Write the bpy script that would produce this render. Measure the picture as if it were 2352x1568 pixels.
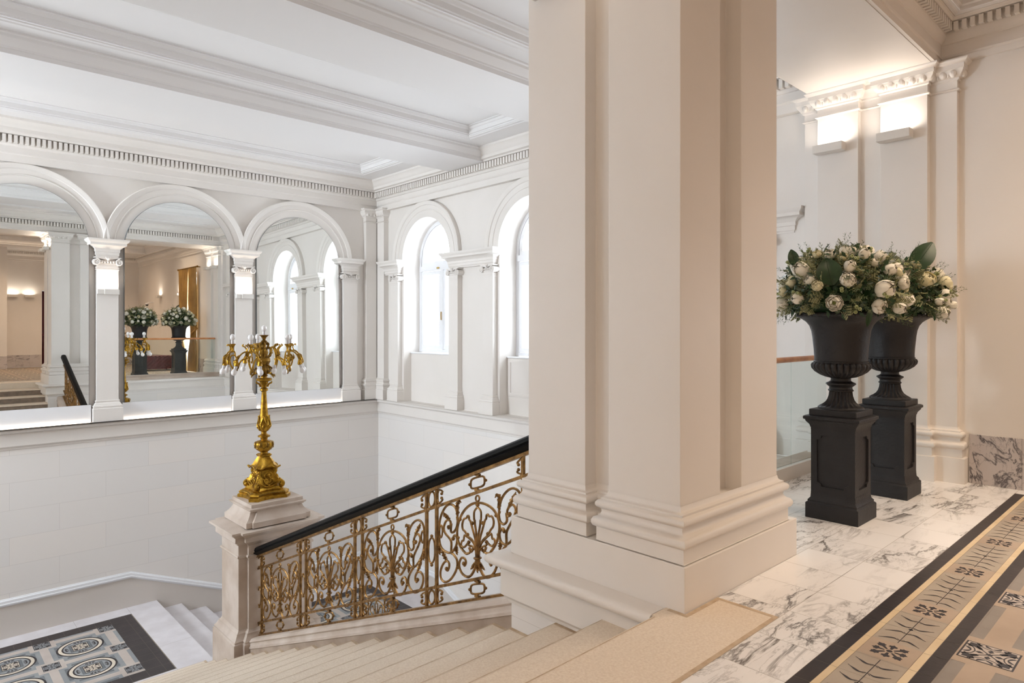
import bpy, bmesh, math, random
from math import sin, cos, pi, radians as R, atan2, sqrt, hypot
from mathutils import Vector, Matrix
random.seed(7)
S = bpy.context.scene
C = S.collection
for o in list(bpy.data.objects): bpy.data.objects.remove(o)

# ------------------------------------------------------------------ camera, world, exposure
cam = bpy.data.cameras.new('camera'); co = bpy.data.objects.new('camera', cam); C.objects.link(co)
cam.sensor_width = 36; cam.lens = 36*1514/2352; cam.shift_y = -29.5/2352; cam.clip_start = .05
YAW = math.atan((2792-1176)/1514)
co.location = (0, 0, 1.45); co.rotation_euler = (pi/2, 0, YAW-pi/2)
S.camera = co
S.view_settings.view_transform = 'Standard'; S.view_settings.look = 'None'
S.view_settings.gamma = 1; S.view_settings.use_curve_mapping = False
S.view_settings.exposure = 0.92
wd = bpy.data.worlds.new('sky'); S.world = wd; wd.use_nodes = True
wd.node_tree.nodes['Background'].inputs[0].default_value = (.86, .92, 1, 1)
wd.node_tree.nodes['Background'].inputs[1].default_value = .75

DAY = (.87, .93, 1); WARM = (1, .78, .575); SOFT = (1, .86, .72)
def area(name, loc, target, sx, sy, watt, col, spread=180, portal=False):
    l = bpy.data.lights.new(name, 'AREA'); l.shape = 'RECTANGLE'; l.size = sx; l.size_y = sy
    l.energy = watt; l.color = col; l.spread = R(spread)
    if portal: l.cycles.is_portal = True
    o = bpy.data.objects.new(name, l); C.objects.link(o); o.location = loc
    d = Vector(target)-Vector(loc); o.rotation_euler = d.to_track_quat('-Z', 'Y').to_euler()
    o.visible_camera = True
    return o
CX = 1.375                      # axis of symmetry of the stairwell
WINY = [10.315, 7.46, 4.605]
for y in WINY:                  # daylight through the arched windows; unseen left lamps boosted as added fill
    area('daylight', (8.35, y, 2.3), (0, y, 1.9), 1.4, 2.6, 88, DAY)
    area('daylight', (2*CX-8.35, y, 2.3), (5, y, 1.9), 1.4, 2.6, {10.315: 700, 7.46: 95, 4.605: 10}[y], DAY)
area('hall_ceiling_light', (6.05, -.1, 4.63), (6.1, -.1, 0), 2.0, 3.2, 43, WARM, 105)
area('hall_ceiling_light', (4.4, -4.0, 4.62), (4.4, -4.3, 0), 4.2, 1.3, 44, (1, .72, .49), 120)
area('hall_ceiling_light', (-2.4, -1.0, 4.63), (-1.9, -.8, 0), 3.6, 4.8, 165, WARM)

# ------------------------------------------------------------------ materials
def srgb(*c):
    c = [x/255 for x in c]
    return tuple((x/12.92 if x <= .04045 else ((x+.055)/1.055)**2.4) for x in c)+(1,)
M = {}
def mat(name, col, rough=.5, metal=0, var=None, vs=4, bump=0, bs=60, coat=0, spec=.5, emit=None, es=0, det=4):
    m = bpy.data.materials.new(name); m.use_nodes = True; nt = m.node_tree; b = nt.nodes['Principled BSDF']
    b.inputs['Roughness'].default_value = rough; b.inputs['Metallic'].default_value = metal
    b.inputs['Coat Weight'].default_value = coat; b.inputs['Specular IOR Level'].default_value = spec
    b.inputs['Base Color'].default_value = col
    tc = nt.nodes.new('ShaderNodeTexCoord')
    if var:
        n = nt.nodes.new('ShaderNodeTexNoise'); n.inputs['Scale'].default_value = vs; n.inputs['Detail'].default_value = det
        nt.links.new(tc.outputs['Object'], n.inputs['Vector'])
        r = nt.nodes.new('ShaderNodeValToRGB'); r.color_ramp.elements[0].position = .33; r.color_ramp.elements[1].position = .67
        r.color_ramp.elements[0].color = var; r.color_ramp.elements[1].color = col
        nt.links.new(n.outputs['Fac'], r.inputs[0]); nt.links.new(r.outputs[0], b.inputs['Base Color'])
    if bump:
        n = nt.nodes.new('ShaderNodeTexNoise'); n.inputs['Scale'].default_value = bs; n.inputs['Detail'].default_value = 5
        nt.links.new(tc.outputs['Object'], n.inputs['Vector'])
        bp = nt.nodes.new('ShaderNodeBump'); bp.inputs['Strength'].default_value = bump; bp.inputs['Distance'].default_value = .01
        nt.links.new(n.outputs['Fac'], bp.inputs['Height']); nt.links.new(bp.outputs[0], b.inputs['Normal'])
    if emit:
        b.inputs['Emission Color'].default_value = emit; b.inputs['Emission Strength'].default_value = es
    M[name] = m
    return m
mat('paint', srgb(235, 229, 223), .55, var=srgb(232, 226, 219), vs=1.5, bump=.04, bs=40)
mat('skirt_paint', srgb(212, 204, 196), .5, bump=.03, bs=50)
mat('ceiling_paint', srgb(233, 230, 228), .6)
mat('limestone', srgb(240, 226, 207), .6, var=srgb(226, 209, 188), vs=85, bump=.25, bs=160, det=9)
mat('dark_riser', srgb(150, 132, 115), .7, var=srgb(126, 110, 96), vs=10)  # riser faces, darker than the treads
mat('stain_and_shade', srgb(186, 160, 130), .7, var=srgb(214, 194, 168), vs=14)  # dirt on tread ends, plus shade painted along the step edges
mat('newel_stone', srgb(208, 193, 180), .6, var=srgb(184, 165, 148), vs=3.2, bump=.2, bs=150, det=9)
mat('string_stone', srgb(186, 167, 150), .6, var=srgb(156, 136, 118), vs=3, bump=.25, bs=120, det=9)
mat('white_stone', srgb(225, 220, 222), .45, var=srgb(212, 206, 207), vs=4, bump=.1, bs=90)
mat('black_tile', srgb(58, 50, 50), .38, var=srgb(46, 40, 41), vs=6, bump=.08, bs=50)
mat('cream_tile', srgb(226, 205, 170), .45, var=srgb(214, 190, 152), vs=5)
mat('taupe_tile', srgb(180, 168, 152), .45, var=srgb(166, 152, 136), vs=4)
mat('warm_tile', srgb(186, 166, 146), .45, var=srgb(172, 152, 132), vs=4)
mat('greige_tile', srgb(150, 141, 132), .45, var=srgb(140, 131, 122), vs=4)
mat('blue_tile', srgb(152, 154, 154), .45, var=srgb(140, 143, 145), vs=4)
mat('ivory_tile', srgb(216, 203, 184), .45)
mat('steel_tile', srgb(114, 119, 122), .45, var=srgb(105, 110, 113), vs=4)
mat('rose_tile', srgb(196, 184, 174), .45, var=srgb(186, 173, 163), vs=4)
mat('ink', srgb(52, 46, 48), .5)
mat('grout', srgb(150, 138, 126), .8)
mat('gold', srgb(186, 143, 46), .38, metal=.85, var=srgb(132, 95, 24), vs=22, bump=.25, bs=120)
mat('dark_gold', srgb(150, 112, 40), .42, metal=.85, var=srgb(98, 70, 22), vs=30, bump=.3, bs=140)
mat('bronze', srgb(166, 126, 74), .4, metal=.8, var=srgb(104, 75, 40), vs=16, bump=.3, bs=90)
mat('black_wood', srgb(8, 8, 9), .45, spec=.12)
mat('oak', srgb(216, 152, 98), .4, var=srgb(190, 124, 74), vs=9, coat=.2)
mat('iron', srgb(36, 35, 38), .5, spec=.45, var=srgb(29, 28, 31), vs=7, bump=.3, bs=60)
mat('frame_paint', srgb(236, 236, 238), .35)
mat('bulb', srgb(236, 232, 230), .25, coat=.3)
mat('bulb_base', srgb(205, 200, 198), .4)
mat('lamp_body', srgb(226, 221, 214), .5)
mat('lamp_glow', (1, 1, 1, 1), .5, emit=(1, .88, .76, 1), es=2.5)
mat('strip_glow', (1, 1, 1, 1), .5, emit=(1, .84, .68, 1), es=3.5)
mat('petal', srgb(253, 249, 240), .55, var=srgb(248, 243, 224), vs=30)
mat('petal_cream', srgb(250, 243, 216), .55, var=srgb(240, 232, 186), vs=30)
mat('flower_heart', srgb(140, 150, 50), .6, var=srgb(90, 110, 40), vs=60)
mat('leaf_dark', srgb(38, 70, 35), .3, var=srgb(30, 56, 30), vs=12)
mat('leaf_mid', srgb(98, 112, 72), .55, var=srgb(68, 86, 54), vs=20)
mat('leaf_pale', srgb(168, 168, 126), .6, var=srgb(132, 136, 98), vs=20)
mat('pod', srgb(160, 168, 118), .5)
mat('gold_cloth', srgb(176, 136, 70), .5, var=srgb(146, 110, 54), vs=3, bump=.2, bs=200)
mat('lining', srgb(222, 218, 206), .7)
mat('red_cloth', srgb(92, 26, 36), .6, var=srgb(74, 18, 28), vs=5, bump=.2, bs=200)
mat('steel', srgb(190, 190, 190), .3, metal=1)
mat('dark_plastic', srgb(30, 30, 32), .2)
mat('brass', srgb(190, 158, 90), .3, metal=1)

def new_nt(name):
    m = bpy.data.materials.new(name); m.use_nodes = True; M[name] = m
    return m.node_tree, m.node_tree.nodes['Principled BSDF'], m.node_tree.nodes, m.node_tree.links
def glass(name, tint, refl=.08):
    nt, b, N, L = new_nt(name); N.remove(b)
    out = N['Material Output']; t = N.new('ShaderNodeBsdfTransparent'); t.inputs[0].default_value = tint
    g = N.new('ShaderNodeBsdfGlossy'); g.inputs['Roughness'].default_value = .02
    f = N.new('ShaderNodeLayerWeight'); f.inputs[0].default_value = .5
    pw = N.new('ShaderNodeMath'); pw.operation = 'POWER'; L.new(f.outputs['Facing'], pw.inputs[0]); pw.inputs[1].default_value = 4
    ma = N.new('ShaderNodeMath'); ma.operation = 'MULTIPLY_ADD'; L.new(pw.outputs[0], ma.inputs[0]); ma.inputs[1].default_value = .5; ma.inputs[2].default_value = .03
    mx = N.new('ShaderNodeMixShader'); L.new(ma.outputs[0], mx.inputs[0]); L.new(t.outputs[0], mx.inputs[1]); L.new(g.outputs[0], mx.inputs[2])
    L.new(mx.outputs[0], out.inputs[0])
glass('pane', (.96, .98, .99, 1)); glass('rail_glass', (.93, .965, .955, 1))
nt, b, N, L = new_nt('mirror')
b.inputs['Metallic'].default_value = 1; b.inputs['Roughness'].default_value = .0; b.inputs['Base Color'].default_value = (.86, .875, .86, 1)
def marble(name, base, vein, scale, w=.035, tint=None):
    nt, b, N, L = new_nt(name)
    tc = N.new('ShaderNodeTexCoord'); at = N.new('ShaderNodeAttribute'); at.attribute_name = 'tid'
    sc = N.new('ShaderNodeVectorMath'); sc.operation = 'SCALE'; sc.inputs['Scale'].default_value = 37; L.new(at.outputs['Color'], sc.inputs[0])
    ad = N.new('ShaderNodeVectorMath'); ad.operation = 'ADD'; L.new(tc.outputs['Object'], ad.inputs[0]); L.new(sc.outputs[0], ad.inputs[1])
    mp = N.new('ShaderNodeMapping'); mp.inputs['Rotation'].default_value = (0, 0, R(28)); mp.inputs['Scale'].default_value = (scale*.62, scale*1.9, scale)
    L.new(ad.outputs[0], mp.inputs[0])
    def vn(s, width, amp, det=7):
        n = N.new('ShaderNodeTexNoise'); n.inputs['Scale'].default_value = s; n.inputs['Detail'].default_value = det
        n.inputs['Roughness'].default_value = .62; n.inputs['Distortion'].default_value = .7; L.new(mp.outputs[0], n.inputs[0])
        s1 = N.new('ShaderNodeMath'); s1.operation = 'SUBTRACT'; L.new(n.outputs[0], s1.inputs[0]); s1.inputs[1].default_value = .5
        a = N.new('ShaderNodeMath'); a.operation = 'ABSOLUTE'; L.new(s1.outputs[0], a.inputs[0])
        m2 = N.new('ShaderNodeMapRange'); L.new(a.outputs[0], m2.inputs[0]); m2.inputs[1].default_value = 0; m2.inputs[2].default_value = width
        m2.inputs[3].default_value = amp; m2.inputs[4].default_value = 0
        return m2.outputs[0]
    big = vn(1.5, w, .85); fine = vn(4.2, w*.6, .4)
    n = N.new('ShaderNodeTexNoise'); n.inputs['Scale'].default_value = 1.1; n.inputs['Detail'].default_value = 3; L.new(mp.outputs[0], n.inputs[0])
    mk = N.new('ShaderNodeMapRange'); L.new(n.outputs[0], mk.inputs[0]); mk.inputs[1].default_value = .42; mk.inputs[2].default_value = .6
    mx = N.new('ShaderNodeMath'); mx.operation = 'MAXIMUM'; L.new(big, mx.inputs[0]); L.new(fine, mx.inputs[1])
    ml = N.new('ShaderNodeMath'); ml.operation = 'MULTIPLY'; L.new(mx.outputs[0], ml.inputs[0]); L.new(mk.outputs[0], ml.inputs[1])
    hz = N.new('ShaderNodeMath'); hz.operation = 'MULTIPLY_ADD'; L.new(mk.outputs[0], hz.inputs[0]); hz.inputs[1].default_value = .10; L.new(ml.outputs[0], hz.inputs[2])
    cm = N.new('ShaderNodeMix'); cm.data_type = 'RGBA'; L.new(hz.outputs[0], cm.inputs[0])
    cm.inputs[6].default_value = base; cm.inputs[7].default_value = vein
    L.new(cm.outputs[2], b.inputs['Base Color']); b.inputs['Roughness'].default_value = .22
marble('marble', srgb(250, 248, 247), srgb(88, 80, 76), 1.35, .034)
marble('grey_marble', srgb(208, 200, 198), srgb(70, 66, 72), 1.3, .03)
def masonry(name, axis):
    nt, b, N, L = new_nt(name); b.inputs['Roughness'].default_value = .6
    tc = N.new('ShaderNodeTexCoord'); sp = N.new('ShaderNodeSeparateXYZ'); L.new(tc.outputs['Object'], sp.inputs[0])
    cb = N.new('ShaderNodeCombineXYZ'); L.new(sp.outputs[axis], cb.inputs[0]); L.new(sp.outputs[2], cb.inputs[1])
    br = N.new('ShaderNodeTexBrick'); L.new(cb.outputs[0], br.inputs[0])
    br.inputs['Color1'].default_value = srgb(235, 229, 223); br.inputs['Color2'].default_value = srgb(231, 227, 223); br.inputs['Mortar'].default_value = srgb(212, 206, 201)
    br.inputs['Scale'].default_value = 1; br.inputs['Brick Width'].default_value = 1.22; br.inputs['Row Height'].default_value = .4
    br.inputs['Mortar Size'].default_value = .0022; br.inputs['Mortar Smooth'].default_value = .3
    L.new(br.outputs['Color'], b.inputs['Base Color'])
masonry('ashlar_x', 0); masonry('ashlar_y', 1)

# ------------------------------------------------------------------ mesh helper
class MB:
    def __init__(s, tf=None): s.v = []; s.f = []; s.m = []; s.c = []; s.tf = tf; s.mi = 0; s.col = (0, 0, 0)
    def P(s, p):
        if s.tf: p = s.tf(*p)
        s.v.append(tuple(p)); return len(s.v)-1
    def F(s, idx): s.f.append(tuple(idx)); s.m.append(s.mi); s.c.append(s.col)
    def face(s, pts): s.F([s.P(p) for p in pts])
    def box(s, a, b):
        x0, y0, z0 = a; x1, y1, z1 = b
        i = [s.P(p) for p in ((x0,y0,z0),(x1,y0,z0),(x1,y1,z0),(x0,y1,z0),(x0,y0,z1),(x1,y0,z1),(x1,y1,z1),(x0,y1,z1))]
        for q in ((0,3,2,1),(4,5,6,7),(0,1,5,4),(1,2,6,5),(2,3,7,6),(3,0,4,7)): s.F([i[k] for k in q])
        return s
    def prism(s, poly, z0, z1):     # poly in xy
        a = [s.P((x, y, z0)) for x, y in poly]; b = [s.P((x, y, z1)) for x, y in poly]; n = len(poly)
        s.F(a[::-1]); s.F(b)
        for k in range(n): s.F((a[k], a[(k+1) % n], b[(k+1) % n], b[k]))
        return s
    def rings(s, rs, cap=True, closed=True):   # list of rings of points
        ids = [[s.P(p) for p in r] for r in rs]; n = len(ids[0])
        for a, b in zip(ids, ids[1:]):
            for k in range(n if closed else n-1): s.F((a[k], a[(k+1) % n], b[(k+1) % n], b[k]))
        if cap and closed: s.F(ids[0][::-1]); s.F(ids[-1])
        return s
    def lathe(s, prof, c=(0, 0), seg=32, mod=None):   # prof: (r, z)
        rs = []
        for r, z in prof:
            ring = []
            for k in range(seg):
                a = 2*pi*k/seg; rr = r if not mod else mod(r, z, a)
                ring.append((c[0]+rr*cos(a), c[1]+rr*sin(a), z))
            rs.append(ring)
        return s.rings(rs)
    def ball(s, c, r, seg=10, rg=6, sc=(1, 1, 1)):
        rs = []
        for i in range(1, rg):
            t = pi*i/rg
            rs.append([(c[0]+r*sc[0]*sin(t)*cos(2*pi*k/seg), c[1]+r*sc[1]*sin(t)*sin(2*pi*k/seg), c[2]-r*sc[2]*cos(t)) for k in range(seg)])
        ids = [[s.P(p) for p in q] for q in rs]; b = s.P((c[0], c[1], c[2]-r*sc[2])); t = s.P((c[0], c[1], c[2]+r*sc[2]))
        for A, B in zip(ids, ids[1:]):
            for k in range(seg): s.F((A[k], A[(k+1) % seg], B[(k+1) % seg], B[k]))
        for k in range(seg): s.F((b, ids[0][(k+1) % seg], ids[0][k])); s.F((t, ids[-1][k], ids[-1][(k+1) % seg]))
        return s
    def tube(s, pts, r, seg=6, closed=False, sq=None):     # r number or function of 0..1 ; sq=(up vector, ratio)
        P = [Vector(p) for p in pts]; n = len(P); rs = []; up = None
        for i in range(n):
            t = (P[(i+1) % n]-P[i-1]) if closed else (P[min(i+1, n-1)]-P[max(i-1, 0)])
            if t.length < 1e-9: t = Vector((0, 0, 1))
            t.normalize()
            if up is None:
                up = t.orthogonal().normalized() if sq is None else Vector(sq[0])
            a = up-t*up.dot(t)
            if a.length < 1e-6: a = t.orthogonal()
            a.normalize(); up = a if sq is None else Vector(sq[0]); bb = t.cross(a)
            rr = r(i/(n-1)) if callable(r) else r
            k1 = 1 if sq is None else sq[1]
            rs.append([P[i]+(a*cos(2*pi*k/seg+pi/seg)*k1+bb*sin(2*pi*k/seg+pi/seg))*rr for k in range(seg)])
        if closed:
            ids = [[s.P(p) for p in q] for q in rs]
            for i in range(n):
                A = ids[i]; B = ids[(i+1) % n]
                for k in range(seg): s.F((A[k], A[(k+1) % seg], B[(k+1) % seg], B[k]))
        else: s.rings(rs)
        return s
    def sweep(s, path, prof, closed=False, cap=True):  # path (x,y[,z]); prof (offset right of travel, z)
        P = [tuple(p)+(0,) if len(p) == 2 else tuple(p) for p in path]; n = len(P); rs = []
        for i in range(n):
            def nrm(a, b):
                dx, dy = b[0]-a[0], b[1]-a[1]; l = hypot(dx, dy) or 1
                return (dy/l, -dx/l)
            pv = P[i-1] if (i > 0 or closed) else None; nx = P[(i+1) % n] if (i < n-1 or closed) else None
            n1 = nrm(pv, P[i]) if pv else None; n2 = nrm(P[i], nx) if nx else None
            if n1 is None: n1 = n2
            if n2 is None: n2 = n1
            d = 1+n1[0]*n2[0]+n1[1]*n2[1]; m = ((n1[0]+n2[0])/d, (n1[1]+n2[1])/d)
            rs.append([(P[i][0]+m[0]*(o or .0016), P[i][1]+m[1]*(o or .0016), P[i][2]+z) for o, z in prof])
        ids = [[s.P(p) for p in r] for r in rs]; k = len(prof)
        for i in range(n if closed else n-1):
            A = ids[i]; B = ids[(i+1) % n]
            for j in range(k-1): s.F((A[j], B[j], B[j+1], A[j+1]))
        if cap and not closed:
            s.F(ids[0]); s.F(ids[-1][::-1])
        return s
    def build(s, name, mats, parent=None, smooth=35, loc=None, rec=True, bevel=0):
        me = bpy.data.meshes.new(name); me.from_pydata(s.v, [], s.f)
        mats = [mats] if isinstance(mats, str) else mats
        for q in mats: me.materials.append(M[q])
        me.polygons.foreach_set('material_index', s.m)
        if any(c != (0, 0, 0) for c in s.c):
            at = me.color_attributes.new('tid', 'FLOAT_COLOR', 'CORNER'); d = []
            for p, c in zip(me.polygons, s.c): d += [c[0], c[1], c[2], 1]*p.loop_total
            at.data.foreach_set('color', d)
        b = bmesh.new(); b.from_mesh(me)
        if rec: bmesh.ops.recalc_face_normals(b, faces=b.faces)
        if smooth:
            th = R(smooth)
            for f in b.faces: f.smooth = True
            for e in b.edges: e.smooth = e.calc_face_angle(9) < th
        b.to_mesh(me); b.free()
        o = bpy.data.objects.new(name, me); C.objects.link(o)
        if parent: o.parent = parent
        if loc: o.location = loc
        if bevel:
            mod = o.modifiers.new('bevel', 'BEVEL'); mod.width = bevel; mod.segments = 2; mod.limit_method = 'ANGLE'; mod.angle_limit = R(50)
        return o
def thing(name, label, cat, loc=(0, 0, 0), rz=0, group=None):
    o = bpy.data.objects.new(name, None); C.objects.link(o); o.location = loc; o.rotation_euler = (0, 0, rz)
    o.empty_display_size = .1; o['label'] = label; o['category'] = cat
    if group: o['group'] = group
    return o
def tag(o, label, cat, group=None):
    o['label'] = label; o['category'] = cat
    if group: o['group'] = group
    return o
def st(o, label=None, cat=None):
    o['kind'] = 'structure'
    if label: o['label'] = label
    if cat: o['category'] = cat
    return o
def copy_tree(o, parent=None, loc=None, rz=None, label=None):
    c = o.copy(); C.objects.link(c)
    if parent: c.parent = parent
    if loc is not None: c.location = loc
    if rz is not None: c.rotation_euler = (0, 0, rz)
    if label: c['label'] = label
    for ch in list(o.children): copy_tree(ch, c)
    return c
def cr(pts, n=6, closed=False):       # Catmull-Rom
    P = [Vector(p) for p in pts]; out = []; k = len(P)
    for i in range(k if closed else k-1):
        p0 = P[(i-1) % k] if (closed or i > 0) else P[0]*2-P[1]; p1 = P[i]; p2 = P[(i+1) % k]
        p3 = P[(i+2) % k] if (closed or i+2 < k) else P[-1]*2-P[-2]
        for j in range(n):
            t = j/n
            out.append(.5*((2*p1)+(p2-p0)*t+(2*p0-5*p1+4*p2-p3)*t*t+(3*p1-p0-3*p2+p3)*t**3))
    if not closed: out.append(P[-1])
    return out

# ------------------------------------------------------------------ key dimensions
XE, YN, XW = 7.42, 12.02, 2*CX-7.42      # upper wall planes
XEL, YNL, XWL = 7.40, 12.0, 2*CX-7.40     # walls below the ledge
ZL = -3.04; ZLL = -3.68; ZB = -6.2
def nos(y): return -.16*(y-1.935)/.394
PX0, PX1, PY0, PY1 = 2.927, 4.235, 1.841, 3.135     # pier plinth
def mirx(x): return 2*CX-x

# arched wall: s along wall, z up, d depth towards the room
def arch_wall(mb, s0, s1, z0, z1, ops, t, n=20):
    # ops: (centre, half, zbottom, zspring) sorted
    cur = s0
    for c, h, zb, zs in ops:
        mb.face([(cur, 0, z0), (c-h, 0, z0), (c-h, 0, z1), (cur, 0, z1)])
        if zb > z0: mb.face([(c-h, 0, z0), (c+h, 0, z0), (c+h, 0, zb), (c-h, 0, zb)])
        pts = [(c-h*cos(pi*k/n), zs+h*sin(pi*k/n)) for k in range(n+1)]
        for a, b2 in zip(pts, pts[1:]): mb.face([(a[0], 0, a[1]), (b2[0], 0, b2[1]), (b2[0], 0, z1), (a[0], 0, z1)])
        out = [(c-h, zb)]+pts+[(c+h, zb)]
        for a, b2 in zip(out, out[1:]): mb.face([(a[0], 0, a[1]), (b2[0], 0, b2[1]), (b2[0], -t, b2[1]), (a[0], -t, a[1])])
        mb.face([(c-h, 0, zb), (c+h, 0, zb), (c+h, -t, zb), (c-h, -t, zb)])
        cur = c+h
    mb.face([(cur, 0, z0), (s1, 0, z0), (s1, 0, z1), (cur, 0, z1)])
TN = lambda s, d, z: (s, YN-d, z)
TE = lambda s, d, z: (XE-d, s, z)
TW = lambda s, d, z: (XW+d, s, z)

# ------------------------------------------------------------------ shell
RW = .765; ZS = 2.81; WT = .68
mb = MB(TN); mb.face([(XW-.1, 0, -.05), (XE+.1, 0, -.05), (XE+.1, 0, 4.6), (XW-.1, 0, 4.6)])
mb.tf = None; mb.mi = 1; mb.face([(XWL-.1, YNL, ZB), (XEL+.1, YNL, ZB), (XEL+.1, YNL, -.05), (XWL-.1, YNL, -.05)])
st(mb.build('wall_north', ['paint', 'ashlar_x'], smooth=0, rec=False))
for tf, X, nm in ((TE, XEL, 'wall_east'), (TW, XWL, 'wall_west')):
    mb = MB(tf); arch_wall(mb, 3.0, YN+.05, -.0, 4.6, [(y, RW, 0, ZS) for y in sorted(WINY)], WT)
    for y in WINY:      # recess wall under each sill
        mb.face([(y-RW, -.18, 0), (y+RW, -.18, 0), (y+RW, -.18, .955), (y-RW, -.18, .955)])
        mb.face([(y-RW, -.18, .955), (y+RW, -.18, .955), (y+RW, -WT, .955), (y-RW, -WT, .955)])
    mb.tf = None; mb.mi = 1; mb.face([(X, 1.9, ZB), (X, YNL+.05, ZB), (X, YNL+.05, -.02), (X, 1.9, -.02)])
    mb.mi = 0
    Xh = XEL if X > 0 else XWL
    if X > 0:
        for y0, y1, z0, z1 in ((-6.8, -.95, 0, 4.7), (-.95, .5, 3.35, 4.7), (.5, 3.05, 0, 4.7), (-.95, .5, 0, .12)):
            mb.face([(Xh, y0, z0), (Xh, y1, z0), (Xh, y1, z1), (Xh, y0, z1)])
        for q in ([(Xh, -.95, .12), (Xh+.5, -.95, .12), (Xh+.5, -.95, 3.35), (Xh, -.95, 3.35)], [(Xh, .5, .12), (Xh+.5, .5, .12), (Xh+.5, .5, 3.35), (Xh, .5, 3.35)],
                  [(Xh, -.95, 3.35), (Xh+.5, -.95, 3.35), (Xh+.5, .5, 3.35), (Xh, .5, 3.35)], [(Xh, -.95, .12), (Xh+.5, -.95, .12), (Xh+.5, .5, .12), (Xh, .5, .12)]): mb.face(q)
    else: mb.face([(Xh, -6.8, 0), (Xh, 3.05, 0), (Xh, 3.05, 4.7), (Xh, -6.8, 4.7)])
    st(mb.build(nm, ['paint', 'ashlar_y'], smooth=20, rec=False))
mb = MB(); YS = -6.7
mb.box((XW, YS-.2, 0), (4.1, YS, 4.7)); mb.box((4.8, YS-.2, 0), (XE, YS, 4.7)); mb.box((4.1, YS-.2, 2.9), (4.8, YS, 4.7)); mb.box((XW, YS, 0), (2.95, YS+.9, 4.7))
st(mb.build('wall_south', 'paint', smooth=0))
# wall of the stairwell under the gallery (towards the camera), left and right of the main flight
for s in (1, -1):
    f = (lambda x: x) if s > 0 else mirx
    mb = MB(); a, b2 = sorted((f(2.91), f(XEL+.02)))
    mb.box((a, 2.0, ZB), (b2, 3.11, -.03))
    st(mb.build('wall_gallery', 'ashlar_x', smooth=0))

# ceilings with coffers
def ceiling(name, x0, x1, y0, y1, z, coffers, depth, m='ceiling_paint', steps=2):
    mb = MB(); xs = sorted({x0, x1}|{c[0] for c in coffers}|{c[1] for c in coffers}); ys = sorted({y0, y1}|{c[2] for c in coffers}|{c[3] for c in coffers})
    for i in range(len(xs)-1):
        for j in range(len(ys)-1):
            cx, cy = (xs[i]+xs[i+1])/2, (ys[j]+ys[j+1])/2
            if any(c[0] < cx < c[1] and c[2] < cy < c[3] for c in coffers): continue
            mb.face([(xs[i], ys[j], z), (xs[i+1], ys[j], z), (xs[i+1], ys[j+1], z), (xs[i], ys[j+1], z)])
    for a, b2, c, d in coffers:
        path = [(a, c), (a, d), (b2, d), (b2, c)]      # clockwise: right of travel is inwards
        D = depth
        mb.sweep(path, [(0, z), (0, z+D*.12), (.02, z+D*.16), (.02, z+D*.6), (.035, z+D*.66), (.05, z+D*.85), (.07, z+D*.9), (.07, z+D)], closed=True)
        mb.face([(a, c, z+D), (b2, c, z+D), (b2, d, z+D), (a, d, z+D)])
        mb.sweep([(a, c), (b2, c), (b2, d), (a, d)], [(.02, z+.001), (.03, z-.012), (.05, z-.012), (.06, z-.004), (.085, z-.004), (.10, z-.016), (.125, z-.016), (.14, z+.001)], closed=True)
    return st(mb.build(name, m, smooth=30, rec=False))
ZC = 4.45
ceiling('ceiling', XW-.1, XE+.1, 2.9, YN+.1, ZC, [(mirx(6.56), 6.56, 10.02, 11.25), (mirx(6.53), 6.53, 6.85, 7.95), (mirx(6.53), 6.53, 3.9, 5.0)], .14)
ceiling('ceiling', XW-.1, XE+.1, YS-.1, 1.9, 4.38, [(1.9, 7.17, -4.8, 1.61), (-4.3, 1.1, -4.8, 1.61)], .28)
def beam(y0, y1, zb, name='ceiling_beam'):
    mb = MB(); mb.box((XW-.1, y0, zb), (XE+.1, y1, 4.6))
    for s, y in ((1, y0), (-1, y1)):     # small crown moulding where the beam meets the ceiling
        path = [(XW, y), (XE, y)] if s > 0 else [(XE, y), (XW, y)]
        mb.sweep(path, [(0, zb+.05), (.012, zb+.055), (.012, zb+.075), (.03, zb+.10), (.06, zb+.15), (.06, ZC-.03), (.08, ZC-.02), (.08, ZC+.01)])
    st(mb.build(name, 'ceiling_paint', smooth=30))
beam(8.37, 9.31, 4.24, 'trim_1'); beam(5.4, 6.35, 4.24, 'trim_2')
mb = MB(); mb.box((XW-.1, 1.84, 3.97), (XE+.1, 3.0, 4.7))
st(mb.build('ceiling_arcade_beam', 'paint', smooth=0)).name = 'trim_3'

# entablature round the stairwell and round the hall
def dentils(mb, a, b2, n, off0, off1, z0, z1, pitch, w, miter=0):
    L_ = hypot(b2[0]-a[0], b2[1]-a[1]); d = ((b2[0]-a[0])/L_, (b2[1]-a[1])/L_); k = int((L_-2*miter)/pitch); st0 = (L_-k*pitch)/2
    for i in range(k+1):
        t = st0+i*pitch-w/2
        q = [(a[0]+d[0]*(t+e)+n[0]*o, a[1]+d[1]*(t+e)+n[1]*o) for e, o in ((0, off0), (w, off0), (w, off1), (0, off1))]
        mb.prism(q, z0, z1)
ENT = [(0, 3.87), (.09, 3.87), (.09, 3.975), (.10, 3.98), (.11, 3.99), (.11, 4.0), (.115, 4.0), (.115, 4.085), (.135, 4.09), (.15, 4.11), (.155, 4.115), (.155, 4.235), (.235, 4.24), (.245, 4.262),
       (.30, 4.27), (.30, 4.32), (.315, 4.33), (.33, 4.36), (.365, 4.40), (.395, 4.415), (.395, 4.46)]
mb = MB(); path = [(XE, 2.98), (XE, YN), (XW, YN), (XW, 2.98)]       # travelling counter-clockwise, the room is left: mirror the offset
mb.sweep(path[::-1], ENT)
dentils(mb, (XW, YN), (XE, YN), (0, -1), .15, .225, 4.125, 4.23, .0672, .042, .23)
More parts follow.
